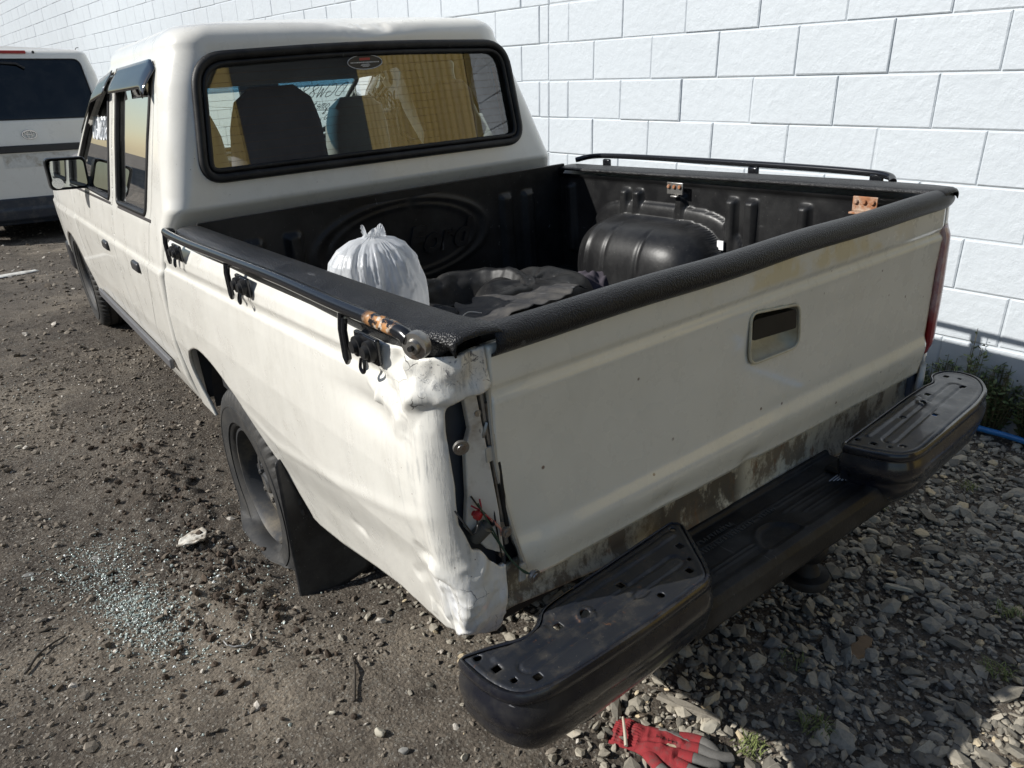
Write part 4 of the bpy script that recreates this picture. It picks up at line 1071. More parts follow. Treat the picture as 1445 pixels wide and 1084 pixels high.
# ================================================================== cab
_cz = [.33, .40, .45, .60, .78, .845, .862, .875, .90, 1.0, 1.06, 1.27, 1.43, 1.50, 1.53]
_cw = [.765, .790, .803, .822, .829, .829, .829, .818, .816, .800, .782, .722, .672, .642, .628]
cabw = I_(_cz, _cw)
cabx = lambda z: -.010 - .055 * np.maximum(z - 1.05, 0)
yr_ = I_([.33, .55, .85, 1.0, 1.06, 1.53], [1.875, 1.825, 1.715, 1.645, 1.600, 1.652])
yf_ = I_([.33, 1.04, 1.08, 1.47, 1.53], [3.75, 3.75, 3.74, 2.83, 2.69])
rr_ = I_([.33, .95, 1.1, 1.5], [.03, .035, .075, .11])
SEG = [2.1, .13, 1.35, .13, 2.1, .13, 1.35, .13]; CUM = np.r_[0, np.cumsum(SEG)]; UT = CUM[-1]
def cab_outline(U, z, shr=0.0, k=None):
    z = np.minimum(z, 1.53); w_ = cabw(z) - shr; y1 = yf_(z) - shr; y0 = yr_(z) + shr; r = rr_(z); cx = cabx(z)
    U = np.mod(U, UT); x = np.zeros(np.broadcast(U, z).shape); y = x.copy()
    for i in range(8):
        m = (U >= CUM[i]) & (U < CUM[i + 1]); t = (U - CUM[i]) / SEG[i]; a = t * math.pi / 2
        if i == 0: xx, yy = -w_, y1 - r - t * (y1 - y0 - 2 * r)
        elif i == 1: xx, yy = -w_ + r - r * np.cos(a), y0 + r - r * np.sin(a)
        elif i == 2: xx, yy = -w_ + r + t * (2 * w_ - 2 * r), y0
        elif i == 3: xx, yy = w_ - r + r * np.sin(a), y0 + r - r * np.cos(a)
        elif i == 4: xx, yy = w_, y0 + r + t * (y1 - y0 - 2 * r)
        elif i == 5: xx, yy = w_ - r + r * np.cos(a), y1 - r + r * np.sin(a)
        elif i == 6: xx, yy = w_ - r - t * (2 * w_ - 2 * r), y1
        else: xx, yy = -w_ + r - r * np.sin(a), y1 - r + r * np.cos(a)
        x = np.where(m, xx, x); y = np.where(m, yy, y)
    return x + cx, y
def cab_fn(U, V):
    """V: z up to 1.5, then the roof edge (1.5-1.6), then the roof to its middle (1.6-2.6)"""
    e = np.clip((V - 1.53) / .1, 0, 1); k = np.clip(V - 1.63, 0, 1)
    z = np.minimum(V, 1.53); shr = .085 * (1 - np.cos(e * math.pi / 2)); zz = z + .070 * np.sin(e * math.pi / 2)
    x, y = cab_outline(U, z, 0); 
    cxm = cabx(z); ym = 2.2
    # inset towards the middle
    w_ = cabw(1.53); x = np.where(e > 0, cxm + (x - cxm) * (1 - shr / w_), x); y = np.where(e > 0, ym + (y - ym) * (1 - shr / .56), y)
    s_ = 1 - k; x = cxm + (x - cxm) * s_ if np.ndim(s_) else x; y = np.where(k > 0, ym + (y - ym) * s_, y)
    zz = zz + .036 * (1 - (1 - k) ** 2) 
    # dent in the rear roof edge
    P = np.stack([x, y, zz], -1); g = gauss(x, .02, .13) * gauss(y, 1.70, .07) * sstep(1.53, 1.56, zz)
    zz = zz - g * (.010 + .012 * np.abs(vnoise(P, 26, 3)))
    return np.stack([x, y, zz], -1)
def cu_left(y, z): y1, y0, r = yf_(z), yr_(z), rr_(z); return float(CUM[0] + SEG[0] * (y1 - r - y) / (y1 - y0 - 2 * r))
def cu_right(y, z): y1, y0, r = yf_(z), yr_(z), rr_(z); return float(CUM[4] + SEG[4] * (y - y0 - r) / (y1 - y0 - 2 * r))
def cu_rear(x, z): w_, r = cabw(z), rr_(z); return float(CUM[2] + SEG[2] * (x - cabx(z) + w_ - r) / (2 * w_ - 2 * r))
def cu_front(x, z): w_, r = cabw(z), rr_(z); return float(CUM[6] + SEG[6] * (w_ - r - (x - cabx(z))) / (2 * w_ - 2 * r))
def conv(poly, f): return [(f(a, b), b) for a, b in densify(poly, .02)]
W_REAR = rounded([(-.655, 1.146), (.603, 1.138), (.572, 1.498), (-.02, 1.514), (-.598, 1.498)], [.06, .07, .09, .3, .09], 8)
W_RD = rounded([(1.895, 1.028), (2.42, 1.028), (2.40, 1.475), (1.815, 1.475), (1.815, 1.40)], [.03, .03, .03, .06, .1], 5)
W_FD = rounded([(2.58, 1.028), (3.52, 1.045), (3.50, 1.09), (2.88, 1.455), (2.55, 1.475)], [.03, .03, .03, .12, .03], 5)
D_R = rounded([(2.13, .42), (2.535, .42), (2.53, 1.0), (2.475, 1.498), (1.775, 1.498), (1.775, 1.30), (1.835, 1.0), (1.93, .80), (2.10, .58)], [.03, .03, .05, .02, .05, .05, .1, .1, .06], 4)
D_F = rounded([(2.545, .42), (3.56, .42), (3.63, .65), (3.66, .95), (3.60, 1.10), (2.86, 1.498), (2.485, 1.498), (2.54, 1.0)], [.03, .08, .1, .1, .08, .08, .02, .05], 4)
W_WS = rounded([(-.66, 1.11), (.63, 1.11), (.545, 1.455), (-.585, 1.455)], .05, 5)
us = np.arange(0, UT, .0095); vs = np.r_[np.arange(.33, 1.527, .0095), np.linspace(1.53, 1.63, 12), 1.63 + np.linspace(.03, .985, 22)]
vs = np.unique(np.round(vs, 5))
PAINT_IN = LININ
panel('cab_shell', us, vs, cab_fn, [PAINT, PAINT_IN], truck, holes=[conv(W_REAR, cu_rear), conv(D_R, cu_left), conv(D_F, cu_left), conv(W_RD, cu_right), conv(W_FD, cu_right), conv(W_WS, cu_front)], thick=.028, off=-1, closed=True, inner=1)
def side_fn(side, inset=0.0):
    def f(U, V):
        e = 0
        return np.stack([side * (cabw(V) - inset) + cabx(V), U, V], -1)
    return f
def seal(name, pts, parent, r_=.012, mat=RUBBER, flat=1.0, up=None):
    return MB().tube(pts, r_, 8, closed=True, flat=flat, up=up).build(name, mat, parent, angle=60)
for nm, D, W_, hy in (('door', D_R, W_RD, 2.10), ('door', D_F, W_FD, 2.73)):
    dd = offset(D, -.004); ya, yb = min(p[0] for p in dd), max(p[0] for p in dd)
    d = panel(nm, np.arange(ya - .004, yb + .005, .008), np.arange(.416, 1.504, .008), side_fn(-1), [PAINT, PAINT_IN], truck, holes=[densify(W_, .015)], keep=densify(dd, .015), thick=.03, off=-1, flip=True, inner=1)
    g = panel('door_glass', np.arange(ya, yb, .04), np.arange(1.0, 1.49, .03), side_fn(-1, .012), GLASS, d, keep=densify(offset(W_, .01), .02))
    W3 = densify(offset(W_, -.004), .02); seal('window_seal', [(-(float(cabw(z))) + float(cabx(z)) + .003, y, z) for y, z in W3], d, .010)
    # sill strip under the glass, handle in its dished recess
    MB().tube([(-(float(cabw(1.02))) - .002, y, 1.016) for y in np.linspace(min(p[0] for p in W_) + .0, max(p[0] for p in W_) - .02, 6)], .011, 8).build('sill_strip', simple('strip_brown', (.035, .028, .026), .5), d)
    MB().box(-.852, -.826, hy - .055, hy + .055, .812, .852).build('door_handle', black_plastic('handle_black2', .03, .15, 300, .1, .3), d, bevel=.012, seg=3)
    # smoked wind deflector
    if D is D_R: ys_ = np.linspace(1.775, 2.40, 24); ztop = lambda y: 1.512 - .03 * sstep(1.84, 1.775, y)
    else: ys_ = np.linspace(2.50, 3.05, 24); ztop = lambda y: np.interp(y, [2.5, 2.8, 3.05], [1.512, 1.49, 1.37])
    V = []
    for y in ys_:
        zt = float(ztop(y)); h = .085
        for t in np.linspace(0, 1, 7):
            zz = zt - h * t; V.append((-(float(cabw(min(zz, 1.5)))) + float(cabx(zz)) - .004 - .030 * math.sin(t * 1.5), y, zz))
    F = [(i * 7 + k, i * 7 + k + 1, (i + 1) * 7 + k + 1, (i + 1) * 7 + k) for i in range(23) for k in range(6)]
    vz = MB().add(V, F).build('wind_deflector', VISOR, d); sd_ = vz.modifiers.new('s', 'SOLIDIFY'); sd_.thickness = .003
MB().box(-.838, -.822, 1.98, 3.55, .452, .492).build('side_moulding', simple('moulding_grey', (.10, .10, .105), .5), truck, bevel=.005)
for W_ in (W_RD, W_FD):
    g = panel('side_glass', np.arange(1.8, 3.6, .04), np.arange(1.0, 1.49, .03), side_fn(1, .012), GLASS, truck, keep=densify(offset(W_, .01), .02))
    seal('window_seal', [(float(cabw(z)) + float(cabx(z)) + .0, y, z) for y, z in densify(offset(W_, -.004), .02)], g, .011)
def rear_fn(U, V): return np.stack([U, yr_(V) + .010 - .010 * (1 - ((U + .03) / .62) ** 2), V], -1)
rg = panel('rear_window', np.arange(-.70, .68, .03), np.arange(1.11, 1.54, .02), rear_fn, GLASS_R, truck, keep=densify(offset(W_REAR, .008), .02))
def rear_seal(r_, dd, off, flat=1):
    P = densify(offset(W_REAR, dd), .02); return [(x, float(yr_(z)) + off, z) for x, z in P]
seal('window_seal', rear_seal(.014, 0.001, -.004), rg, .0150)
seal('window_seal', rear_seal(.014, -.022, -.006), rg, .0085)
hm = MB()                                          # demister lines
for k in range(11):
    z = 1.19 + k * .026; xs = np.linspace(-.60, .54, 12); hm.tube([(x, float(yr_(z)) - .001 + .010 - .010 * (1 - ((x + .03) / .62) ** 2), z) for x in xs], .0004, 4)
hm.build('demister_wires', simple('demister_brown', (.12, .07, .04), .6, bump=0), rg)
# oval sticker
st = MB(); n = 40; cxs, czs = -.030, 1.460
st.add([(cxs + .068 * math.cos(2 * math.pi * k / n), float(yr_(czs)) - .0035, czs + .0245 * math.sin(2 * math.pi * k / n)) for k in range(n)], [tuple(range(n))])
stk = st.build('oval_sticker', simple('sticker_black', (.03, .03, .032), .4, bump=0), rg, False)
WHT = simple('print_white', (.65, .65, .65), .5, bump=0)
MB().tube([(cxs + .066 * math.cos(2 * math.pi * k / n), float(yr_(czs)) - .0042, czs + .0228 * math.sin(2 * math.pi * k / n)) for k in range(n)], .0013, 4, closed=True).build('sticker_rim', WHT, rg)
MB().box(cxs - .02, cxs + .02, 1.640, 1.6405, czs + .006, czs + .014).build('sticker_print', simple('print_red', (.40, .05, .04), .5, bump=0), rg, False).location = (0, float(yr_(czs)) - .0042 - 1.640, 0)
pr = MB(); x = cxs - .055
while x < cxs + .052:
    ww = rng.uniform(.002, .005); pr.box(x, x + ww, -.0002, .0, czs - .002, czs + .001); x += ww + .0015
for zz_, hw in ((-.0075, .015), (-.011, .018), (-.0145, .012)): pr.box(cxs - hw, cxs + hw, -.0002, 0, czs + zz_, czs + zz_ + .0016)
o = pr.build('sticker_print', WHT, rg, False); o.location = (0, float(yr_(czs)) - .0042, 0)
# windscreen
def ws_fn(U, V): return np.stack([U, yf_(V) - .012, V], -1)
ws = panel('windscreen', np.arange(-.72, .70, .03), np.arange(1.08, 1.48, .02), ws_fn, GLASS, truck, keep=densify(offset(W_WS, .01), .02))
seal('window_seal', [(x, float(yf_(z)) - .004, z) for x, z in densify(W_WS, .03)], ws, .012)
# shade band at the top of the screen
panel('shade_band', np.arange(-.6, .57, .03), np.arange(1.405, 1.46, .01), lambda U, V: np.stack([U, yf_(V) - .018, V], -1), glass('blue_band', (.12, .28, .42), 1.2, 0), ws)

# ---- handwriting on the glass
FONT = {'D': [[(0, 0), (0, 1), (.5, .85), (.6, .5), (.5, .1), (0, 0)]], 'G': [[(.6, .85), (.3, 1), (0, .6), (.1, .1), (.5, 0), (.6, .4), (.3, .42)]], 'W': [[(0, 1), (.15, 0), (.35, .7), (.5, 0), (.7, 1)]],
        '8': [[(.55, .85), (.3, 1), (.08, .8), (.5, .4), (.45, .05), (.15, 0), (.05, .25), (.5, .7), (.55, .85)]], '6': [[(.5, 1), (.1, .6), (.05, .15), (.35, 0), (.55, .3), (.3, .5), (.07, .3)]],
        'C': [[(.5, .85), (.2, .95), (0, .5), (.2, .05), (.5, .1)]], 'o': [[(.3, .55), (.05, .35), (.2, 0), (.45, .2), (.3, .55)]], 'm': [[(0, 0), (0, .5), (.2, .5), (.22, 0), (.25, .5), (.45, .5), (.48, 0)]],
        'e': [[(.05, .28), (.4, .3), (.25, .55), (.03, .3), (.15, 0), (.42, .08)]], 't': [[(.2, .9), (.2, .1), (.35, 0)], [(.02, .6), (.4, .6)]], 'k': [[(.05, 1), (.05, 0)], [(.4, .55), (.08, .3), (.42, 0)]], 'N': [[(0, 0), (.05, 1), (.45, 0), (.5, 1)]],
        'y': [[(0, .5), (.2, .1)], [(.42, .55), (.1, -.4)]], '&': [[(.5, 0), (.1, .7), (.25, .95), (.38, .75), (.05, .25), (.2, 0), (.5, .35)]], 'O': [[(.3, 1), (0, .5), (.3, 0), (.6, .5), (.3, 1)]], ' ': []}
def handwriting(name, text, size, fn, mat, parent, wdt=.0016, adv=.75):
    m = MB(); x = 0
    for ch in text:
        for st_ in FONT[ch]:
            P = catmull([(a, b) for a, b in st_], 4) if len(st_) > 2 else st_
            m.tube([fn((x + a) * size, b * size) for a, b in P], wdt, 4)
        x += adv
    return m.build(name, mat, parent)
INK = simple('black_ink', (.02, .03, .03), .6, bump=0); INKW = simple('white_ink', (.85, .88, .9), .6, bump=0)
def wsf(x0, z0): return lambda a, b: (x0 - a, float(yf_(z0 + b)) - .020, z0 + b)
handwriting('window_writing', 'DGW886', .060, wsf(.508, 1.352), INK, ws, .0020, .85)
handwriting('window_writing', 'Comet', .046, wsf(.52, 1.292), INK, ws, .0018, .62)
handwriting('window_writing', '&', .03, wsf(.495, 1.262), INK, ws, .0018)
handwriting('window_writing', 'O', .036, wsf(.535, 1.228), INK, ws, .0018)
handwriting('window_writing', 'No key', .046, wsf(.50, 1.190), INK, ws, .0018, .62)
sfr = lambda a, b: (float(cabw(1.27 + b)) - .014 + float(cabx(1.27 + b)), 3.03 - a, 1.27 + b)
handwriting('window_writing', 'DGW886', .085, sfr, INK, truck, .0022, .60)
sfl = lambda a, b: (-(float(cabw(1.26 + b)) - .008) + float(cabx(1.26 + b)), 2.98 - a, 1.26 + b)
handwriting('window_writing', 'DGW886', .085, sfl, INKW, truck, .0045, .72)

# ---- inside the cab
def seat(x0, x1, y, zb, zt, mat, name='seat', head=.10):
    cx = (x0 + x1) / 2; hw = (x1 - x0) / 2; V = []; rows = 14; n = 20
    for i in range(rows + 1):
        t = i / rows; z = zb + (zt - zb) * t; hh = hw * np.interp(t, [0, .45, .8, .93, 1], [1.0, .98, .86, .72, .42]); th = np.interp(t, [0, .6, .93, 1], [.09, .08, .055, .02]); yy = y - .10 * t
        for k in range(n):
            a = 2 * math.pi * k / n; ca, sa = math.cos(a), math.sin(a); V.append((cx + hh * math.copysign(abs(ca) ** .5, ca), yy + th * math.copysign(abs(sa) ** .6, sa), z))
    F = [(i * n + k, i * n + (k + 1) % n, (i + 1) * n + (k + 1) % n, (i + 1) * n + k) for i in range(rows) for k in range(n)] + [tuple(rows * n + k for k in range(n))]
    o = MB().add(V, F).build(name, mat, truck, angle=70)
    return o
seat(-.44, -.04, 2.12, .75, 1.41, SEATM); seat(.42, .80 - .12, 2.12, .75, 1.385, SEATM)
seat(.28, .66, 2.92, .70, 1.345, SEAT2); seat(-.66, -.20, 2.92, .70, 1.36, SEAT2)
MB().box(-.68, .64, 1.72, 2.2, .62, .78).box(-.68, .64, 2.04, 2.16, .75, 1.13).build('rear_bench', SEAT2, truck, bevel=.04, seg=4)
MB().box(-.66, -.16, 2.75, 3.2, .55, .78).box(.16, .64, 2.75, 3.2, .55, .78).build('front_cushion', SEAT2, truck, bevel=.04)
MB().box(-.72, .70, 3.30, 3.72, .72, 1.075).box(.20, .56, 3.28, 3.45, 1.05, 1.12).build('dashboard', DASH, truck, bevel=.03, seg=3)
MB().tube([(.43 + .185 * math.cos(a), 3.14 - .06 * math.sin(a) * 1.0, 1.03 + .165 * math.sin(a)) for a in np.linspace(0, 2 * math.pi, 40, endpoint=False)], .014, 8, closed=True).tube([(.43, 3.14, 1.03), (.43, 3.35, .95)], .03, 8).box(.37, .49, 3.12, 3.16, .99, 1.07).build('steering_wheel', TRIM, truck)
MB().box(-.04, .16, 3.02, 3.045, 1.385, 1.445).tube([(.06, 3.04, 1.44), (.06, 3.02, 1.50)], .008, 6).build('interior_mirror', TRIM, truck, bevel=.01)
MB().box(.545, .575, 2.985, 2.99, 1.30, 1.345).tube([(.56, 2.988, 1.345), (.56, 2.98, 1.45)], .004, 6).build('hanging_tag', INNERB, truck, False)
MB().box(-.745, .71, 1.70, 3.72, .40, .46).build('cab_floor', DARKIN, truck, False)
MB().tube([(.585, 1.74, 1.42), (.64, 1.75, 1.1), (.68, 1.78, .85)], .012, 6, flat=.3).tube([(-.63, 1.74, 1.36), (-.66, 1.74, 1.18), (-.70, 1.76, .9)], .02, 6, flat=.3).build('seat_belt', simple('belt_orange', (.42, .10, .03), .7), truck)

# ---- front end: wings, bonnet, nose
def wing(side):
    def f(U, V):
        tp = .03 * sstep(4.3, 5.0, U) + .05 * sstep(4.8, 5.02, U)
        return np.stack([side * (cabw(V) + .004 * gauss(U, 4.1, .35) - tp) + cabx(V), U, V], -1)
    return f
ARF = [(4.12 + .40 * math.cos(a), .36 + .37 * math.sin(a)) for a in np.linspace(-.4, math.pi + .4, 30)]
NOSE = rounded([(3.665, .42), (3.68, 1.03), (4.3, 1.02), (4.95, .97), (5.0, .80), (5.0, .42)], .04, 4)
for s_ in (-1, 1): panel('front_wing', np.arange(3.66, 5.01, .015), np.arange(.41, 1.04, .015), wing(s_), [PAINT, DARKIN], truck, holes=[ARF], keep=densify(NOSE, .02), thick=.015, off=-1, flip=(s_ < 0), inner=1)
def bonnet(U, V):
    hw = cabw(1.03) - .01 - .04 * sstep(4.3, 5.0, V); return np.stack([U * hw - .018, V, 1.03 + .03 * (1 - U ** 2) - .10 * sstep(3.9, 5.1, V) - .05 * sstep(4.9, 5.02, V)], -1)
panel('bonnet', np.linspace(-1, 1, 40), np.linspace(3.66, 5.0, 50), bonnet, PAINT, truck, thick=.01)
MB().box(-.76, .72, 4.86, 5.02, .42, .92).build('nose', PAINT, truck, bevel=.04, seg=4); MB().box(-.80, .76, 4.95, 5.12, .36, .56).build('front_bumper', TRIM, truck, bevel=.03, seg=4)
MB().box(-.55, .50, 3.7, 4.9, .4, .9).build('engine_bay', DARKIN, truck, False)
# badges and pinstripes on the wing and door
MB().tube([(-.836, 3.79 + .030 * math.cos(a), .775 + .022 * math.sin(a)) for a in np.linspace(0, 2 * math.pi, 24, endpoint=False)], .0035, 6, closed=True).build('oval_badge', CHROME, truck)
put_text('wing_badge', 'XLH', .05, .002, simple('badge_dark', (.04, .04, .05), .4, bump=0), truck, (-.834, 3.80, .838), (math.pi / 2, 0, -math.pi / 2), .2, .001)
gs = MB()
for k in range(6): gs.box(-.8325, -.8305, 3.02 + k * .03, 3.52 + k * .004, .835 - k * .013, .838 - k * .013)
gs.build('pinstripe', simple('stripe_grey', (.35, .36, .38), .5, bump=0), truck, False)
# side repeater of the door lock
MB().lathe([(-.004, .0), (-.004, .008), (0, .009)], 'X', (-.829, 2.64, .80), 12).build('door_lock', RUBBER, truck)
# rear cab corner: small black plug and rain gutter bits
MB().lathe([(-.003, .0), (-.003, .006), (0, .007)], 'X', (-.714, 1.74, 1.36), 10).build('grommet', RUBBER, truck)

# ---- door mirror
mr = empty('door_mirror', (-.86, 3.16, 1.11), truck)
ol = rounded([(-.085, -.062), (.075, -.070), (.085, .070), (-.080, .078)], .022, 5); n = len(ol)
V = []; 
for (s_, yy) in ((.93, .0), (1.0, -.004), (1.03, .01), (1.02, .05), (.9, .085), (.6, .105), (.2, .112)):
    V += [(x * s_, yy, z * s_) for x, z in ol]
F = [(i * n + k, i * n + (k + 1) % n, (i + 1) * n + (k + 1) % n, (i + 1) * n + k) for i in range(6) for k in range(n)] + [tuple(6 * n + k for k in range(n))]
MB().add(V, F).build('mirror_shell', black_plastic('mirror_black', .012, .15, 300, .2, .35), mr, angle=50)
MB().add([(x * .86 + .002, -.0045, z * .84) for x, z in ol], [tuple(range(n))]).build('mirror_glass', MIRR, mr, False)
MB().add([(-.052 + .024 * math.cos(a), -.006, -.034 + .024 * math.sin(a)) for a in np.linspace(0, 2 * math.pi, 24, endpoint=False)], [tuple(range(24))]).build('blind_spot_mirror', simple('convex', (.8, .8, .8), .25, .9, .02, bump=0), mr, False)
MB().box(.07, .125, .0, .07, -.065, -.02).box(.105, .135, -.02, .12, -.075, .09, taper=.6).build('mirror_arm', TRIM, mr, bevel=.008)

# ================================================================== VAN
van = empty('van', (0.255, 9.0, -.22)); tag(van, 'white van parked nose away beyond the pickup, seen from behind', 'van')
def van_hw(z): return np.interp(z, [.35, .6, 1.1, 1.35, 1.75, 1.92], [.80, .84, .85, .84, .805, .76])
# van local: x from -1.70 .. 0 ; rear face y=0, body to y=4.6
VC = -.81
def van_out(U, z, n_=None):
    w_ = van_hw(np.minimum(z, 1.92)); y0 = np.interp(z, [.35, 1.05, 1.30, 1.92], [.0, .0, .02, .16]); r = .07
    L = [4.4, .11, 1.5, .11, 4.4]; C_ = np.r_[0, np.cumsum(L)]; x = np.zeros(np.broadcast(U, z).shape); y = x.copy()
    for i in range(5):
        m = (U >= C_[i]) & (U <= C_[i + 1]); t = (U - C_[i]) / L[i]; a = t * math.pi / 2
        if i == 0: xx, yy = -w_, 4.5 - t * (4.5 - y0 - r)
        elif i == 1: xx, yy = -w_ + r - r * np.cos(a), y0 + r - r * np.sin(a)
        elif i == 2: xx, yy = -w_ + r + t * (2 * w_ - 2 * r), y0
        elif i == 3: xx, yy = w_ - r + r * np.sin(a), y0 + r - r * np.cos(a)
        else: xx, yy = w_, y0 + r + t * (4.5 - y0 - r)
        x = np.where(m, xx, x); y = np.where(m, yy, y)
    return x + VC, y
VWIN = rounded([(-.725, 1.29), (.725, 1.29), (.66, 1.89), (-.66, 1.89)], [.03, .03, .07, .07], 5)
def van_fn(U, V):
    e = np.clip((V - 1.92) / .1, 0, 1); k = np.clip(V - 2.02, 0, 1); z = np.minimum(V, 1.92)
    x, y = van_out(U, z); sh = .12 * (1 - np.cos(e * math.pi / 2)); zz = z + .075 * np.sin(e * math.pi / 2) + .03 * k
    x = VC + (x - VC) * (1 - sh / .7) * (1 - k); y = y + sh * (y < 1) + k * .05 * (y < 1)
    yo = 0; return np.stack([x, y + yo, zz], -1)
def vu(x, z): w_ = float(van_hw(z)); return 4.51 + 1.5 * (x + w_ - .07) / (2 * w_ - .14)
Lt = 4.4 + .11 + 1.5 + .11 + 4.4
body = panel('body', np.arange(0, Lt, .02), np.r_[np.arange(.44, 1.915, .02), np.linspace(1.92, 2.02, 8), 2.02 + np.linspace(.1, 1, 8)], van_fn, VANP, van, holes=[[(vu(a, b), b) for a, b in densify(VWIN, .02)]], thick=.02, off=-1)
def vy(z): return np.interp(z, [.35, 1.05, 1.30, 1.92], [.0, .0, .02, .16])
panel('rear_glass', np.arange(-.76, .77, .04), np.arange(1.25, 1.94, .03), lambda U, V: np.stack([U + VC, vy(V) + .006, V], -1), GLASS_DK, van, keep=densify(offset(VWIN, .004), .02))
MB().tube([(x + VC, float(vy(z)) + .002, z) for x, z in densify(VWIN, .03)], .007, 6, closed=True).build('glass_seal', RUBBER, van)
MB().box(VC - .66, VC + .66, .25, 2.5, .6, 1.9).build('interior', DARKIN, van, False)
for s_ in (-1, 1):
    q = [(s_ * .845, .72), (s_ * .845, 1.12), (s_ * .74, 1.12), (s_ * .74, .72)]
    MB().box(VC + s_ * .79 - .045, VC + s_ * .79 + .045, -.012, .08, .74, 1.14).build('tail_lamp', REDP, van, bevel=.015) if s_ < 0 else None
MB().box(VC - .17, VC + .17, .150, .19, 1.945, 1.975).build('high_stop_lamp', REDP, van, bevel=.006)
MB().lathe([(-.01, 0), (-.01, .012), (0, .014)], 'Y', (VC + .24, .165, 1.96), 12).build('washer_jet', RUBBER, van)
# tailgate garnish, plate recess, badge
MB().box(VC - .46, VC + .46, -.03, .0, .955, 1.03).build('tailgate_garnish', TRIM, van, bevel=.008)
MB().box(VC - .30, VC + .34, -.004, .004, .80, .94).build('plate_recess', simple('plate_recess_grey', (.60, .59, .55), .6, dirt=(.35, .30, .22), dirtamt=.5), van, False)
def ell(cx, cz, a, b, r_, nm):
    MB().tube([(cx + a * math.cos(t), -.004, cz + b * math.sin(t)) for t in np.linspace(0, 2 * math.pi, 30, endpoint=False)], r_, 6, closed=True).build(nm, CHROME, van)
EX, EZ = VC + .0, 1.136
ell(EX, EZ, .066, .045, .006, 'badge_ring'); ell(EX, EZ, .022, .042, .005, 'badge_ring'); ell(EX, EZ + .018, .046, .018, .005, 'badge_ring')
MB().tube([(VC - .2, .14, 1.86), (VC + .05, .12, 1.845), (VC + .12, .11, 1.80)], .012, 6).build('rear_wiper', TRIM, van)
# dark bumper
def vb(U, V):
    x = np.interp(U, [0, .06, .94, 1], [-.87, -.84, .84, .87]) + VC; y = np.interp(U, [0, .06, .12, .88, .94, 1], [.5, .03, -.035, -.035, .03, .5]) + np.interp(V, [.22, .26, .36, .38, .49], [.06, .01, .0, .012, .015])
    return np.stack([x, y, V], -1)
bmp = NT('van_bumper_navy'); c_ = bmp.mix(bmp.ramp(bmp.noise(9, 6, .7), .5, .7), (.018, .024, .036), (.07, .07, .07)); c_ = bmp.mix(bmp.mul(bmp.ramp(bmp.noise(14, 5, .8, stretch=(1, 1, 3)), .64, .68), bmp.ramp(bmp.xyz(0), -.60, -.45)), c_, (.5, .5, .5)); VBM = bmp.set(c_, .45)
panel('bumper', np.linspace(0, 1, 80), np.arange(.20, .495, .015), vb, VBM, van, thick=.02, off=-1)
MB().box(VC + .30, VC + .42, -.05, -.02, .455, .468).build('bumper_slot', METAL, van, False)
MB().box(VC - .7, VC + .7, .1, 4.2, .2, .60).build('underbody', DARKIN, van, False)
for (x, y) in ((VC - .70, .95), (VC + .70, .95), (VC - .70, 3.5), (VC + .70, 3.5)):
    r_ = empty('wheel', (x, y, .32), van)
    MB().lathe([(-.09, .19), (-.10, .28), (-.085, .315), (.085, .315), (.10, .28), (.09, .19)], 'X', (0, 0, 0), 40).build('tyre', TYRE, r_)
    MB().lathe([(-.085, .19), (-.03, .17), (-.04, 0)], 'X', (0, 0, 0), 24).build('rim', RIM, r_)
MB().tube([(VC + .66, .3, 1.98), (VC + .68, .28, 2.01), (VC + .70, .27, 2.012)], .004, 6).build('roof_clip', RUBBER, van)

# ================================================================== LOAD IN THE BED (each item its own thing)
def in_bed(o, p):
    o.matrix_world = RT @ Matrix.Translation(p); return o
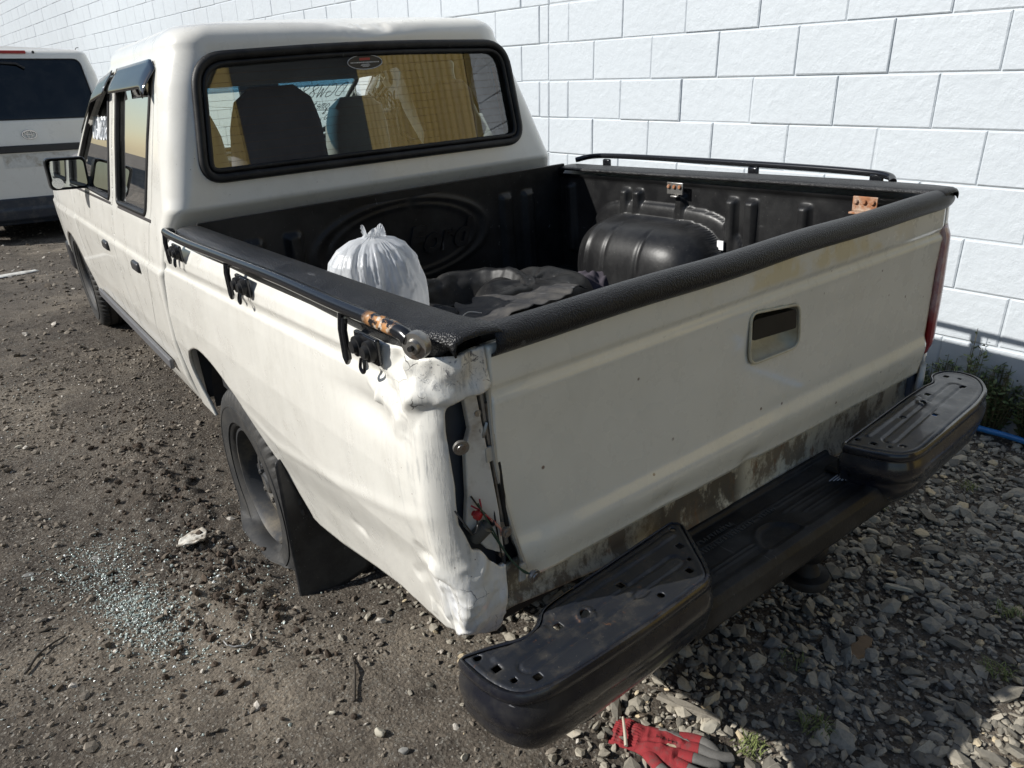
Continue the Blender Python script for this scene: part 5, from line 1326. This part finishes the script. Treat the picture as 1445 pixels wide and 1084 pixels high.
# knotted plastic bag
def bag():
    m = bpy.data.materials.new('thin_white_plastic'); m.use_nodes = True; t = m.node_tree; b = t.nodes['Principled BSDF']
    b.inputs['Base Color'].default_value = (.80, .82, .84, 1); b.inputs['Roughness'].default_value = .32
    tr = t.nodes.new('ShaderNodeBsdfTransparent'); tl_ = t.nodes.new('ShaderNodeBsdfTranslucent'); tl_.inputs[0].default_value = (.8, .82, .84, 1)
    m1 = t.nodes.new('ShaderNodeMixShader'); m2 = t.nodes.new('ShaderNodeMixShader'); m1.inputs[0].default_value = .35
    out = t.nodes['Material Output']; t.links.new(b.outputs[0], m1.inputs[1]); t.links.new(tl_.outputs[0], m1.inputs[2])
    no = t.nodes.new('ShaderNodeTexNoise'); no.inputs['Scale'].default_value = 9; no.inputs['Detail'].default_value = 5; tc = t.nodes.new('ShaderNodeTexCoord'); t.links.new(tc.outputs['Object'], no.inputs['Vector'])
    mr_ = t.nodes.new('ShaderNodeMapRange'); mr_.inputs[1].default_value = .35; mr_.inputs[2].default_value = .7; mr_.inputs[3].default_value = .22; mr_.inputs[4].default_value = .48; t.links.new(no.outputs[0], mr_.inputs[0])
    t.links.new(mr_.outputs[0], m2.inputs[0]); t.links.new(m1.outputs[0], m2.inputs[1]); t.links.new(tr.outputs[0], m2.inputs[2]); t.links.new(m2.outputs[0], out.inputs[0])
    r = empty('plastic_bag'); in_bed(r, (-.415, .985, .625)); tag(r, 'white translucent plastic bag knotted at the top, standing in the bed', 'plastic bag')
    def f(U, V):      # U angle, V 0 bottom .. 1 neck .. 1.12 frill
        prof = np.interp(V, [0, .04, .18, .42, .62, .78, .88, .95, 1.0, 1.04, 1.12], [.0, .09, .125, .142, .141, .125, .100, .068, .030, .024, .034])
        z = np.interp(V, [0, .04, .18, .42, .62, .78, .88, .95, 1.0, 1.04, 1.12], [0, .004, .07, .17, .25, .312, .345, .363, .370, .376, .388])
        P = np.stack([np.cos(U), np.sin(U), V * 1.3], -1)
        def rg_(f, zf, sd): return (1 - np.abs(vnoise(np.stack([np.cos(U), np.sin(U), V * zf], -1), f, sd))) ** 3
        pl = .75 * rg_(4.3, .35, 2) + .45 * rg_(9.5, .4, 3) - .25 + .12 * rg_(18, 1.2, 4)
        k = sstep(.30, .95, V); prof = prof * (1 - k * .20 * pl) + .010 * fbm(P, 2.1, 3, 5) * sstep(0, .1, V) * (1 - .6 * k) - .0035 * np.abs(vnoise(P * [1, 1, .5], 6.5, 9)) 
        z = z + .006 * np.sin(U * 5 + 1) * sstep(.98, 1.12, V) - .004 * fbm(P, 4, 2, 7) * sstep(0.05, .2, V) * sstep(1, .8, V)
        z = z + .012 * sstep(1.0, 1.12, V) * np.sin(U * 3)
        return np.stack([prof * np.cos(U) + .012 * sstep(.9, 1.1, V), prof * np.sin(U) * .92, np.maximum(z, 0)], -1)
    panel('bag_skin', np.linspace(0, 2 * np.pi, 220, endpoint=False), np.r_[np.linspace(0, .98, 90), np.linspace(.985, 1.12, 22)], f, m, r, closed=True)
    MB().box(-.07, .05, -.06, .06, .02, .17, rot=(.1, .2, .4)).build('wrapped_contents', simple('contents_dark', (.05, .055, .07), .6), r, bevel=.02, seg=3)
    MB().box(-.02, .09, -.04, .06, .03, .13, rot=(.2, -.3, .1)).build('wrapped_contents', simple('contents_grey', (.30, .31, .33), .6), r, bevel=.02, seg=3)
bag()
DUSTY = black_plastic('dusty_black_plastic', .007, .6, 50, .2, .5, (.06, .057, .052))
def liner_item(name, label, p, R1, H, seed, squash=1.0, rotz=0):
    def f(U, V):
        r = np.interp(V, [0, .3, .55, .7, .85, 1.0, 1.15], [R1 * .60, R1 * .62, R1 * .68, R1 * .78, R1 * .92, R1, R1 * 1.03]); z = np.interp(V, [0, .3, .55, .7, .85, 1.0, 1.15], [.012, .02, H * .7, H, H * .93, H * .45, .004])
        P = np.stack([np.cos(U), np.sin(U), V], -1); r = r * (1 + .07 * fbm(P, 1.6, 3, seed)); z = z * (1 + .22 * fbm(P, 1.4, 3, seed + 3)) + .004 * fbm(P, 7, 2, seed + 5) + .004 * np.sin(V * 40) * sstep(.6, .7, V)
        return np.stack([r * np.cos(U), r * np.sin(U) * squash, np.maximum(z, .002)], -1)
    o = panel(name, np.linspace(0, 2 * np.pi, 120, endpoint=False), np.linspace(0, 1.15, 40), f, DUSTY, None, closed=True, thick=.004)
    in_bed(o, p); o.matrix_world = o.matrix_world @ Matrix.Rotation(rotz, 4, 'Z'); return tag(o, label, 'wheel arch liner', 'black arch liners lying in the bed')
liner_item('wheel_arch_liner', 'larger dusty black arch liner with a wide round hollow, lying beside the white bag', (-.02, 1.13, .625), .26, .12, 3, .85)
dm = None
def dome(U, V):
    r = .215 * np.sin(V * math.pi / 2) ** .8; P = np.stack([np.cos(U), np.sin(U), V * 2], -1)
    z = .135 * np.cos(V * math.pi / 2) ** .7 * (1 + .1 * fbm(P, 1.3, 2, 4)) + .006 * gauss(np.sin(U * 3), 1, .12) * (V < .9) - .035 * gauss(V, 0, .35)
    return np.stack([r * np.cos(U), r * np.sin(U) * .9, np.maximum(z, .001)], -1)
o = panel('wheel_arch_liner', np.linspace(0, 2 * np.pi, 90, endpoint=False), np.linspace(.02, 1, 30), dome, DUSTY, None, closed=True, thick=.004); in_bed(o, (.20, 1.06, .625))
tag(o, 'smaller domed black liner next to the dark rag', 'wheel arch liner', 'black arch liners lying in the bed')
def flapf(U, V):
    P = np.stack([U, V, U * 0], -1); z = .085 * np.exp(-((U + .1) / .35) ** 2) + .02 * fbm(P, 5, 3, 6) + .006 * np.sin(U * 90) * .4 + .03
    return np.stack([U, V, np.maximum(z, .004)], -1)
rag = [(-.26, -.10), (-.20, -.16), (.10, -.13), (.26, -.06), (.22, .02), (.05, .05), (-.03, .13), (-.08, .10), (-.11, .14), (-.14, .09), (-.20, .04)]
rag = [(x + rng.normal(0, .006), y + rng.normal(0, .006)) for x, y in densify(rag, .025)]
o = panel('torn_liner_sheet', np.arange(-.28, .28, .008), np.arange(-.18, .16, .008), flapf, black_plastic('torn_sheet', .03, .9, 70, .3, .7, (.12, .11, .095)), None, keep=rag, thick=.003); in_bed(o, (-.04, .84, .66)); o.matrix_world = o.matrix_world @ Matrix.Rotation(.15, 4, 'Z') @ Matrix.Rotation(-.1, 4, 'X')
tag(o, 'torn sheet of grey dusty felt lying over the black liners', 'sheet')
def ragf(U, V):
    P = np.stack([U, V, U * 0], -1); r = np.hypot(U / .15, V / .10); z = .075 * np.exp(-r ** 2 * 1.2) * (1 + .5 * fbm(P, 14, 2, 3)) + .022 * np.abs(vnoise(P, 26, 8)) * np.exp(-r ** 2 * .6) + .010 * (1 - np.abs(vnoise(P, 45, 18)) * 2) * np.exp(-r ** 2 * .8)
    return np.stack([U + .015 * vnoise(P, 18, 5), V + .015 * vnoise(P, 18, 6), np.maximum(z, .002)], -1)
cl = [(.17 * math.cos(a) * (1 + .22 * math.sin(3 * a) + .1 * math.sin(7 * a)), .115 * math.sin(a) * (1 + .2 * math.cos(4 * a))) for a in np.linspace(0, 2 * math.pi, 60, endpoint=False)]
clm = simple('dark_purple_cloth', (.045, .038, .048), .95, 0, .3, 30, .4, 600)
o = panel('rag', np.arange(-.24, .24, .005), np.arange(-.17, .17, .005), ragf, clm, None, keep=cl, thick=.003); in_bed(o, (.48, 1.06, .628)); o.matrix_world = o.matrix_world @ Matrix.Rotation(-.4, 4, 'Z')
tag(o, 'crumpled dark cloth rag lying in the bed by the right wheel hump', 'rag')
o = MB().tube(catmull([(-.10, 0, .0), (-.06, .02, .012), (-.02, -.01, .004), (.03, .01, .010), (.07, .0, 0)], 5), .0018, 5).build('string', simple('string_white', (.55, .52, .46), .8), None); in_bed(o, (-.26, .80, .76)); tag(o, 'short pale string lying on the torn sheet', 'string')

# ================================================================== THINGS ON THE GROUND
def G_(x, y): return float(gh(x, y)[0])
# flattened white thing (crushed lid) left of the rear wheel
def crushed(U, V):
    P = np.stack([U, V, U * 0], -1); return np.stack([U, V, .012 + .007 * fbm(P, 26, 3, 4) + .010 * gauss(V, -.035, .014)], -1)
ol = rounded([(-.042, -.038), (.030, -.042), (.044, .014), (.038, .040), (-.004, .046), (-.040, .006)], .012, 4)
cm_ = NT('crushed_white'); cc = cm_.mix(cm_.ramp(cm_.noise(28, 6, .75), .42, .6), (.60, .58, .52), (.30, .25, .19)); cc = cm_.mix(cm_.ramp(cm_.noise(60, 4, .7), .60, .66), cc, (.03, .03, .03)); CRM = cm_.set(cc, .6)
o = panel('crushed_container', np.arange(-.05, .05, .003), np.arange(-.05, .05, .003), crushed, CRM, None, keep=densify(ol, .005), thick=.006); o.location = (-1.017, 1.305, G_(-1.017, 1.305) + .004); o.rotation_euler = (.05, -.1, -.35)
tag(o, 'crushed dirty white container lying on the mud by the rear wheel', 'container')
def twig(name, label, cat, pts, r_, m, n=7):
    P = catmull(pts, 6); rs = [r_ * (1 - .35 * i / len(P)) for i in range(len(P))]
    o = MB().tube([(x, y, G_(x, y) + z) for x, y, z in P], rs, n).build(name, m, None); return tag(o, label, cat)
PALEW = simple('pale_dry_wood', (.42, .38, .30), .8, 0, .2, 60, .3, 200); GREYW = simple('weathered_wood', (.24, .215, .175), .85, 0, .3, 50, .5, 200, dirt=(.08, .07, .06)); BRW = simple('brown_wood', (.19, .125, .07), .85, 0, .3, 50, .5, 200)
twig('bent_wire', 'bent grey wire curled on the crumbled glass', 'wire', [(-1.075, .80, .012), (-1.065, .765, .006), (-1.04, .748, .006), (-1.018, .752, .012), (-1.012, .775, .020), (-.995, .790, .012)], .0026, METAL)
twig('dead_twig', 'thin dark twig on the soil near the photo\'s left edge', 'twig', [(-1.50, 1.02, .006), (-1.46, 1.07, .010), (-1.40, 1.11, .005)], .0035, simple('dark_twig', (.03, .024, .018), .9))
twig('dead_twig', 'straight dark twig at the bottom left of the gravel', 'twig', [(-.89, .42, .006), (-.85, .50, .008), (-.83, .56, .004)], .003, bpy.data.materials['dark_twig'])
twig('pale_stick', 'short pale pointed stick beside the red glove cuff', 'stick', [(-.470, -.045, .012), (-.450, -.020, .020), (-.432, .004, .024)], .0042, PALEW)
def slab(name, label, cat, x, y, L, W_, H, rz, m, tilt=(0, 0), z=.004, seed=1, jag=.15):
    r = random.Random(seed); n = 10; top = []
    for k in range(n):
        t = k / (n - 1) * 2 - 1; top.append((t * L / 2, W_ / 2 * (1 - .55 * abs(t) ** 3) * (1 + r.uniform(-jag, jag))))
    for k in range(n):
        t = 1 - k / (n - 1) * 2; top.append((t * L / 2, -W_ / 2 * (1 - .4 * abs(t) ** 3) * (1 + r.uniform(-jag, jag))))
    N = len(top); V = [(a, b, 0) for a, b in top] + [(a * .95, b * .85, H * (1 + r.uniform(-.2, .2))) for a, b in top]
    F = [tuple(range(N - 1, -1, -1)), tuple(range(N, 2 * N))] + [(k, (k + 1) % N, N + (k + 1) % N, N + k) for k in range(N)]
    o = MB().add(V, F).build(name, m, None, False); o.location = (x, y, G_(x, y) + z); o.rotation_euler = (tilt[0], tilt[1], rz); return tag(o, label, cat)
slab('wood_chip', 'splintered brown wood chip on the shaded gravel behind the tow ball', 'wood', .228, -.186, .105, .038, .008, .15, BRW, (.1, .05), .010, 3, .3)
slab('wood_offcut', 'short pale wood strip on the gravel right of the bumper', 'wood', .527, -.132, .075, .014, .008, -.95, PALEW, (0, .1), .014, 4)
slab('wood_offcut', 'long grey weathered splinter lying above the red glove', 'wood', -.285, -.060, .150, .022, .010, -1.12, GREYW, (0, .04), .014, 5)
slab('wood_offcut', 'grey weathered board end at the bottom left corner', 'wood', -1.31, .47, .11, .022, .010, .9, GREYW, (0, .03), .004, 6)
slab('paper_strip', 'dirty pale strip of paper on the soil near the van', 'paper', -1.15, 6.75, .46, .12, .006, .35, simple('paper_pale', (.55, .54, .50), .7, dirt=(.25, .22, .18)), (0, .03), .01, 7)
SLATE = simple('slate_stone', (.20, .195, .18), .8, 0, .25, 30, .5, 120); PALES = simple('pale_stone', (.40, .37, .30), .85, 0, .2, 30, .5, 120)
def rock(label, x, y, s_, m, flat=.5, seed=1, rz=0, n_=9):
    r = np.random.default_rng(seed); bm = bmesh.new(); bmesh.ops.create_icosphere(bm, subdivisions=3, radius=1)
    P = np.array([v.co[:] for v in bm.verts])
    for _ in range(n_):
        d = r.normal(size=3); d /= np.linalg.norm(d); h = r.uniform(.5, .85); q = P @ d; P = P - np.outer(np.maximum(q - h, 0), d)
    P = P + .03 * fbm(P, 3, 2, seed)[:, None] * P; P = P * [1.2, .8, flat] * s_
    for v, p in zip(bm.verts, P): v.co = p
    me = bpy.data.meshes.new('stone'); bm.to_mesh(me); bm.free(); me.materials.append(m); me.polygons.foreach_set('use_smooth', [True] * len(me.polygons)); me.set_sharp_from_angle(angle=math.radians(22))
    o = link('stone', me, None, (x, y, G_(x, y) + s_ * flat * .45), (r.normal(0, .15), r.normal(0, .15), rz)); return tag(o, label, 'stone', 'larger loose stones on the ground')
def gp(px, py):   # ground point under a photograph pixel (layout aid only, at build time)
    d = np.array(M).T @ np.array([(px - 722.5) / 1028.92, (py - 542) / 1028.92, 1.0]); t = -CAM[2] / d[2]; return CAM[0] + t * d[0], CAM[1] + t * d[1]
for (px, py, s_, m, fl, sd_, lab) in ((1090, 905, .022, SLATE, .6, 3, 'rounded grey stone in the shade below the tow ball'), (1035, 957, .024, SLATE, .45, 4, 'flat grey stone in the shade right of the glove'), (1340, 958, .018, SLATE, .7, 5, 'grey stone with a white spot on the shaded gravel'),
        (975, 1050, .014, PALES, .8, 6, 'small square pale stone beside the glove fingers'), (1003, 1020, .024, PALES, .6, 7, 'large pale angular stone right of the glove'), (1013, 1003, .015, PALES, .8, 8, 'pale block of stone at the edge of the sunlit gravel'),
        (537, 1037, .013, PALES, .9, 9, 'upright pale stone on the soil below the bumper end'), (570, 1062, .011, SLATE, .7, 10, 'grey pebble beside the upright pale stone'), (655, 1068, .010, PALES, .8, 11, 'small white stone at the bottom edge under the bumper'),
        (300, 830, .011, SLATE, .6, 12, 'small stone just below the crushed white container'), (133, 783, .014, SLATE, .35, 13, 'flat stone at the top of the broken glass'), (40, 808, .014, SLATE, .3, 14, 'flat dark stone at the left edge beside the broken glass'),
        (27, 630, .016, PALES, .3, 15, 'flat pale stone on the soil at the far left'), (210, 738, .013, SLATE, .35, 16, 'flat pale stone above the crushed container'), (1065, 950, .018, SLATE, .4, 17, 'dark slate slab lying in the truck shadow'),
        (1300, 745, .016, SLATE, .7, 18, 'grey cube of stone on the gravel right of the tow ball'), (1325, 815, .026, SLATE, .3, 19, 'large flat slate left of the weeds'), (470, 1010, .008, PALES, .8, 20, 'small pale pebble left of the bumper end')):
    x, y = gp(px, py); rock(lab, x, y, s_, m, fl, sd_, sd_ * .9)

# ---- the red work glove
def glove():
    red = NT('knit_red'); c = red.mix(red.noise(22, 5, .65), (.17, .012, .016), (.30, .026, .030)); c = red.mix(red.mul(red.ramp(red.noise(50, 5, .7), .52, .66), .6), c, (.10, .055, .05))
    RED = red.set(c, .9, 0, red.bump(red.voro(520), .5, .001)); 
    gy = NT('grey_latex'); c = gy.mix(gy.noise(40, 6, .7), (.07, .068, .063), (.19, .18, .165)); GRY = gy.set(c, .75, 0, gy.bump(gy.noise(300, 4), .5, .001))
    r = empty('work_glove', (-.41, -.075, G_(-.41, -.075) + .006)); tag(r, 'red knit work glove with grey rubber fingers lying on the gravel', 'glove')
    # local: +x along the hand (cuff to fingertips), y across
    D = Vector((-.331 + .440, -.227 - .010, 0)); ang = math.atan2(-.217, .115); r.rotation_euler = (0, 0, ang)
    def body(U, V):
        # U along -.095..+.075 , V -1..1 across the top ; thickness profile
        w_ = np.interp(U, [-.095, -.06, -.035, -.01, .03, .06, .08], [.043, .041, .038, .044, .050, .048, .044])
        cy = np.interp(U, [-.095, -.035, .08], [.004, .0, -.004])
        y = V * w_ + cy; P = np.stack([U, y, U * 0], -1); h = np.interp(U, [-.095, -.05, 0, .05, .08], [.010, .012, .018, .018, .012])
        z = h * np.sqrt(np.clip(1 - V ** 2 * .98, 0, 1)) + .0050 * fbm(P, 38, 2, 5) * (1 - V ** 4) + .0065 * (1 - np.abs(vnoise(P * [1, .5, 1], 60, 12)) * 2) * (1 - V ** 4) * .6
        # long fold in the cuff and palm
        z = z - .006 * gauss(y, -.006 + .2 * U, .005) * sstep(-.05, 0, U) + .001 * np.sin(y * 900) * sstep(-.03, -.04, U)
        return np.stack([U, y, np.maximum(z, 0)], -1)
    def shell(name, f, us, vs, m): return panel(name, us, vs, f, m, r, thick=.002, off=-1)
    shell('cuff', body, np.linspace(-.095, -.036, 40), np.linspace(-1, 1, 60), RED)
    shell('back_of_hand', body, np.linspace(-.037, .070, 60), np.linspace(-1, 1, 60), RED)
    # knuckle and finger tubes: base red, tips grey
    def finger(name, pts, r0, split):
        P = catmull(pts, 8); n = len(P); k = int(n * split)
        rad = [r0 * (1.05 - .25 * i / n) for i in range(n)]; rad[-1] *= .45; rad[-2] *= .85
        g = MB().tube(P, [max(q, .001) for q in rad], 14, flat=.62, up=(0, 0, 1)).build(name, GRY, r, angle=70)
        if k > 2: MB().tube(P[:k], [q * 1.06 for q in rad[:k]], 14, flat=.62, up=(0, 0, 1)).build('red_knit', RED, g, angle=70)
        return g
    finger('finger', [(.045, .034, .008), (.075, .040, .011), (.105, .036, .014), (.125, .026, .010), (.133, .012, .006)], .0130, .40)
    finger('finger', [(.055, .012, .008), (.090, .018, .012), (.125, .018, .010), (.150, .026, .007), (.162, .034, .005)], .0135, .28)
    finger('finger', [(.055, -.010, .008), (.088, -.010, .013), (.118, -.006, .010), (.140, .004, .006)], .0130, .34)
    finger('finger', [(.050, -.030, .008), (.078, -.036, .010), (.102, -.036, .007), (.118, -.030, .004)], .0115, .38)
    finger('thumb', [(-.005, -.036, .007), (.018, -.056, .010), (.042, -.068, .009), (.060, -.072, .005)], .0140, .45)
    # grey coating wrapping the side of the hand
    shell('rubber_side', lambda U, V: body(U, V * .22 + .80) + np.stack([U * 0, U * 0 + .001, U * 0 + .0014], -1), np.linspace(0.0, .072, 40), np.linspace(-1, .9, 14), GRY)
    mk = MB()
    for k in range(5): mk.box(.000 + k * .009, .0055 + k * .009, .004, .0055, .0215, .0218, rot=(0, 0, .3)).box(.000 + k * .009, .0012 + k * .009, .001, .010, .0215, .0218, rot=(0, 0, .2))
    mk.build('printed_mark', simple('mark_black', (.03, .01, .01), .8, bump=0), r, False)
glove()

# ---- hose, weeds and grass
hm = simple('blue_hose', (.03, .17, .42), .35, 0, .2, 20)
o = MB().tube(catmull([(1.60, .62, .02), (1.64, .40, .025), (1.665, .24, .03), (1.685, .14, .03), (1.70, .0, .028), (1.70, -.4, .02), (1.66, -1.2, .02)], 8), .012, 10).build('garden_hose', hm, None); tag(o, 'blue hose lying along the gravel below the weeds', 'hose')
def leafy(name, label, cx, cy, rad, h, n, size, colA, colB, seed, group=None, cat='weed'):
    r_ = np.random.default_rng(seed); m = NT(name + '_leaf' + str(seed)); a = m.n('ShaderNodeAttribute', attribute_name='tint'); c = m.mix(a.outputs['Fac'], colA, colB); m.b.inputs['Subsurface Weight'].default_value = 0
    mat = m.set(c, .55, 0, None, 0, .35)
    root = empty(name, (cx, cy, G_(cx, cy))); tag(root, label, cat, group)
    st = MB(); V = []; F = []; T = []
    ns = max(6, n // 14)
    stems = []
    for _ in range(ns):
        a_ = r_.uniform(0, 2 * math.pi); q = rad * math.sqrt(r_.uniform(0, 1)); x = q * math.cos(a_) * 1.0; y = q * math.sin(a_) * 1.3; hh = h * 1.3 * (1 - .35 * (q / rad) ** 2) * r_.uniform(.7, 1.15)
        stems.append((x * .5, y * .5, x, y, hh)); st.tube([(x * .5, y * .5, 0), (x * .8, y * .8, hh * .55), (x, y, hh)], [.0022, .0018, .001], 5)
    for k in range(n):
        s_ = stems[r_.integers(0, ns)]; t = r_.uniform(.25, 1.03); x = s_[0] + (s_[2] - s_[0]) * t; y = s_[1] + (s_[3] - s_[1]) * t; z = s_[4] * t
        a_ = r_.uniform(0, 2 * math.pi); L = size * r_.uniform(.6, 1.3); W_ = L * r_.uniform(.28, .42); up = r_.uniform(-.3, .8)
        d = Vector((math.cos(a_) * math.cos(up), math.sin(a_) * math.cos(up), math.sin(up))); s = Vector((-math.sin(a_), math.cos(a_), r_.normal(0, .35))).normalized(); nrm = d.cross(s)
        b = Vector((x, y, z)); k0 = len(V)
        for (u, v, dz) in ((0, 0, 0), (.35, 1, .1), (.35, -1, .1), (.75, .75, .05), (.75, -.75, .05), (1.05, 0, -.12)):
            V.append(b + d * (L * u) + s * (W_ * v * .5) - nrm * (L * dz * .6)); T.append(k)
        V.append(b + d * (L * .4)); V.append(b + d * (L * .75)); 
        F += [(k0, k0 + 6, k0 + 1), (k0, k0 + 2, k0 + 6), (k0 + 1, k0 + 6, k0 + 7, k0 + 3), (k0 + 6, k0 + 2, k0 + 4, k0 + 7), (k0 + 3, k0 + 7, k0 + 5), (k0 + 7, k0 + 4, k0 + 5)]
    o = mesh('leaves', [tuple(p) for p in V], F, mat, root, True); o['kind'] = 'stuff'
    tint = np.repeat(r_.uniform(0, 1, n), 8).astype(np.float32); at = o.data.attributes.new('tint', 'FLOAT', 'POINT'); at.data.foreach_set('value', tint)
    st.build('stems', simple(name + '_stem' + str(seed), (.12, .10, .05), .7, bump=0), root)
    return root
GA, GB = (.045, .075, .025), (.17, .21, .085)
for k_, (lab, x_, y_, r_, h_, n_, sz_) in enumerate((('leafy green weed clump at the wall foot, nearest the right picture edge', 1.76, -.02, .075, .21, 1500, .026),
        ('weed clump second from the right picture edge, above the blue hose', 1.76, .15, .07, .20, 1600, .025), ('weed clump in the middle of the row at the wall foot', 1.72, .35, .10, .19, 1500, .024),
        ('weed clump just past the rounded end of the bumper', 1.68, .54, .11, .15, 1200, .023), ('low creeping weeds between the bumper end and the wall', 1.55, .70, .14, .09, 1100, .022), ('tall single weed standing above the clumps against the wall', 1.71, .24, .045, .30, 150, .030))):
    leafy('weed_clump', lab, x_, y_, r_, h_, n_, sz_, GA, GB, k_ + 1, 'weeds growing along the foot of the wall')
def grass(label, px, py, n, L, seed, rad=.03):
    x0, y0 = gp(px, py); r_ = np.random.default_rng(seed); m = MB()
    for _ in range(n):
        a_ = r_.uniform(0, 2 * math.pi); q = rad * math.sqrt(r_.uniform(0, 1)); x = q * math.cos(a_); y = q * math.sin(a_); b_ = r_.uniform(0, 2 * math.pi); l = L * r_.uniform(.5, 1.2); w_ = .0012
        dx, dy = math.cos(b_), math.sin(b_); P = [(x, y, 0), (x + dx * l * .3, y + dy * l * .3, l * .55), (x + dx * l * .8, y + dy * l * .8, l * .55)]
        m.add([(P[0][0] - dy * w_, P[0][1] + dx * w_, 0), (P[0][0] + dy * w_, P[0][1] - dx * w_, 0), (P[1][0] + dy * w_, P[1][1] - dx * w_, P[1][2]), (P[1][0] - dy * w_, P[1][1] + dx * w_, P[1][2]), P[2]], [(0, 1, 2, 3), (3, 2, 4)])
    o = m.build('grass_tuft', GRASSM, None, False); o.location = (x0, y0, G_(x0, y0) + .008); return tag(o, label, 'grass', 'grass tufts on the gravel')
GRASSM = simple('dry_green_grass', (.16, .19, .06), .7, 0, .4, 60, bump=0)
for a in (('sparse grass tuft on the gravel below the weeds', 1410, 940, 55, .035, 1), ('grass tuft at the shadow edge right of the glove', 1060, 1045, 60, .032, 2), ('small grass tuft in the middle of the shaded gravel', 1365, 690, 35, .03, 3), ('grass tuft in the dark shade under the bumper', 1150, 1020, 60, .035, 4), ('thin grass tuft right of the tow ball', 1240, 720, 25, .03, 5), ('straggly grass at the right edge of the gravel', 1425, 860, 40, .035, 6), ('dry straw tuft beside the shaded flat stones', 1120, 930, 22, .04, 7)):
    grass(a[0], a[1], a[2], a[3], a[4], a[5])
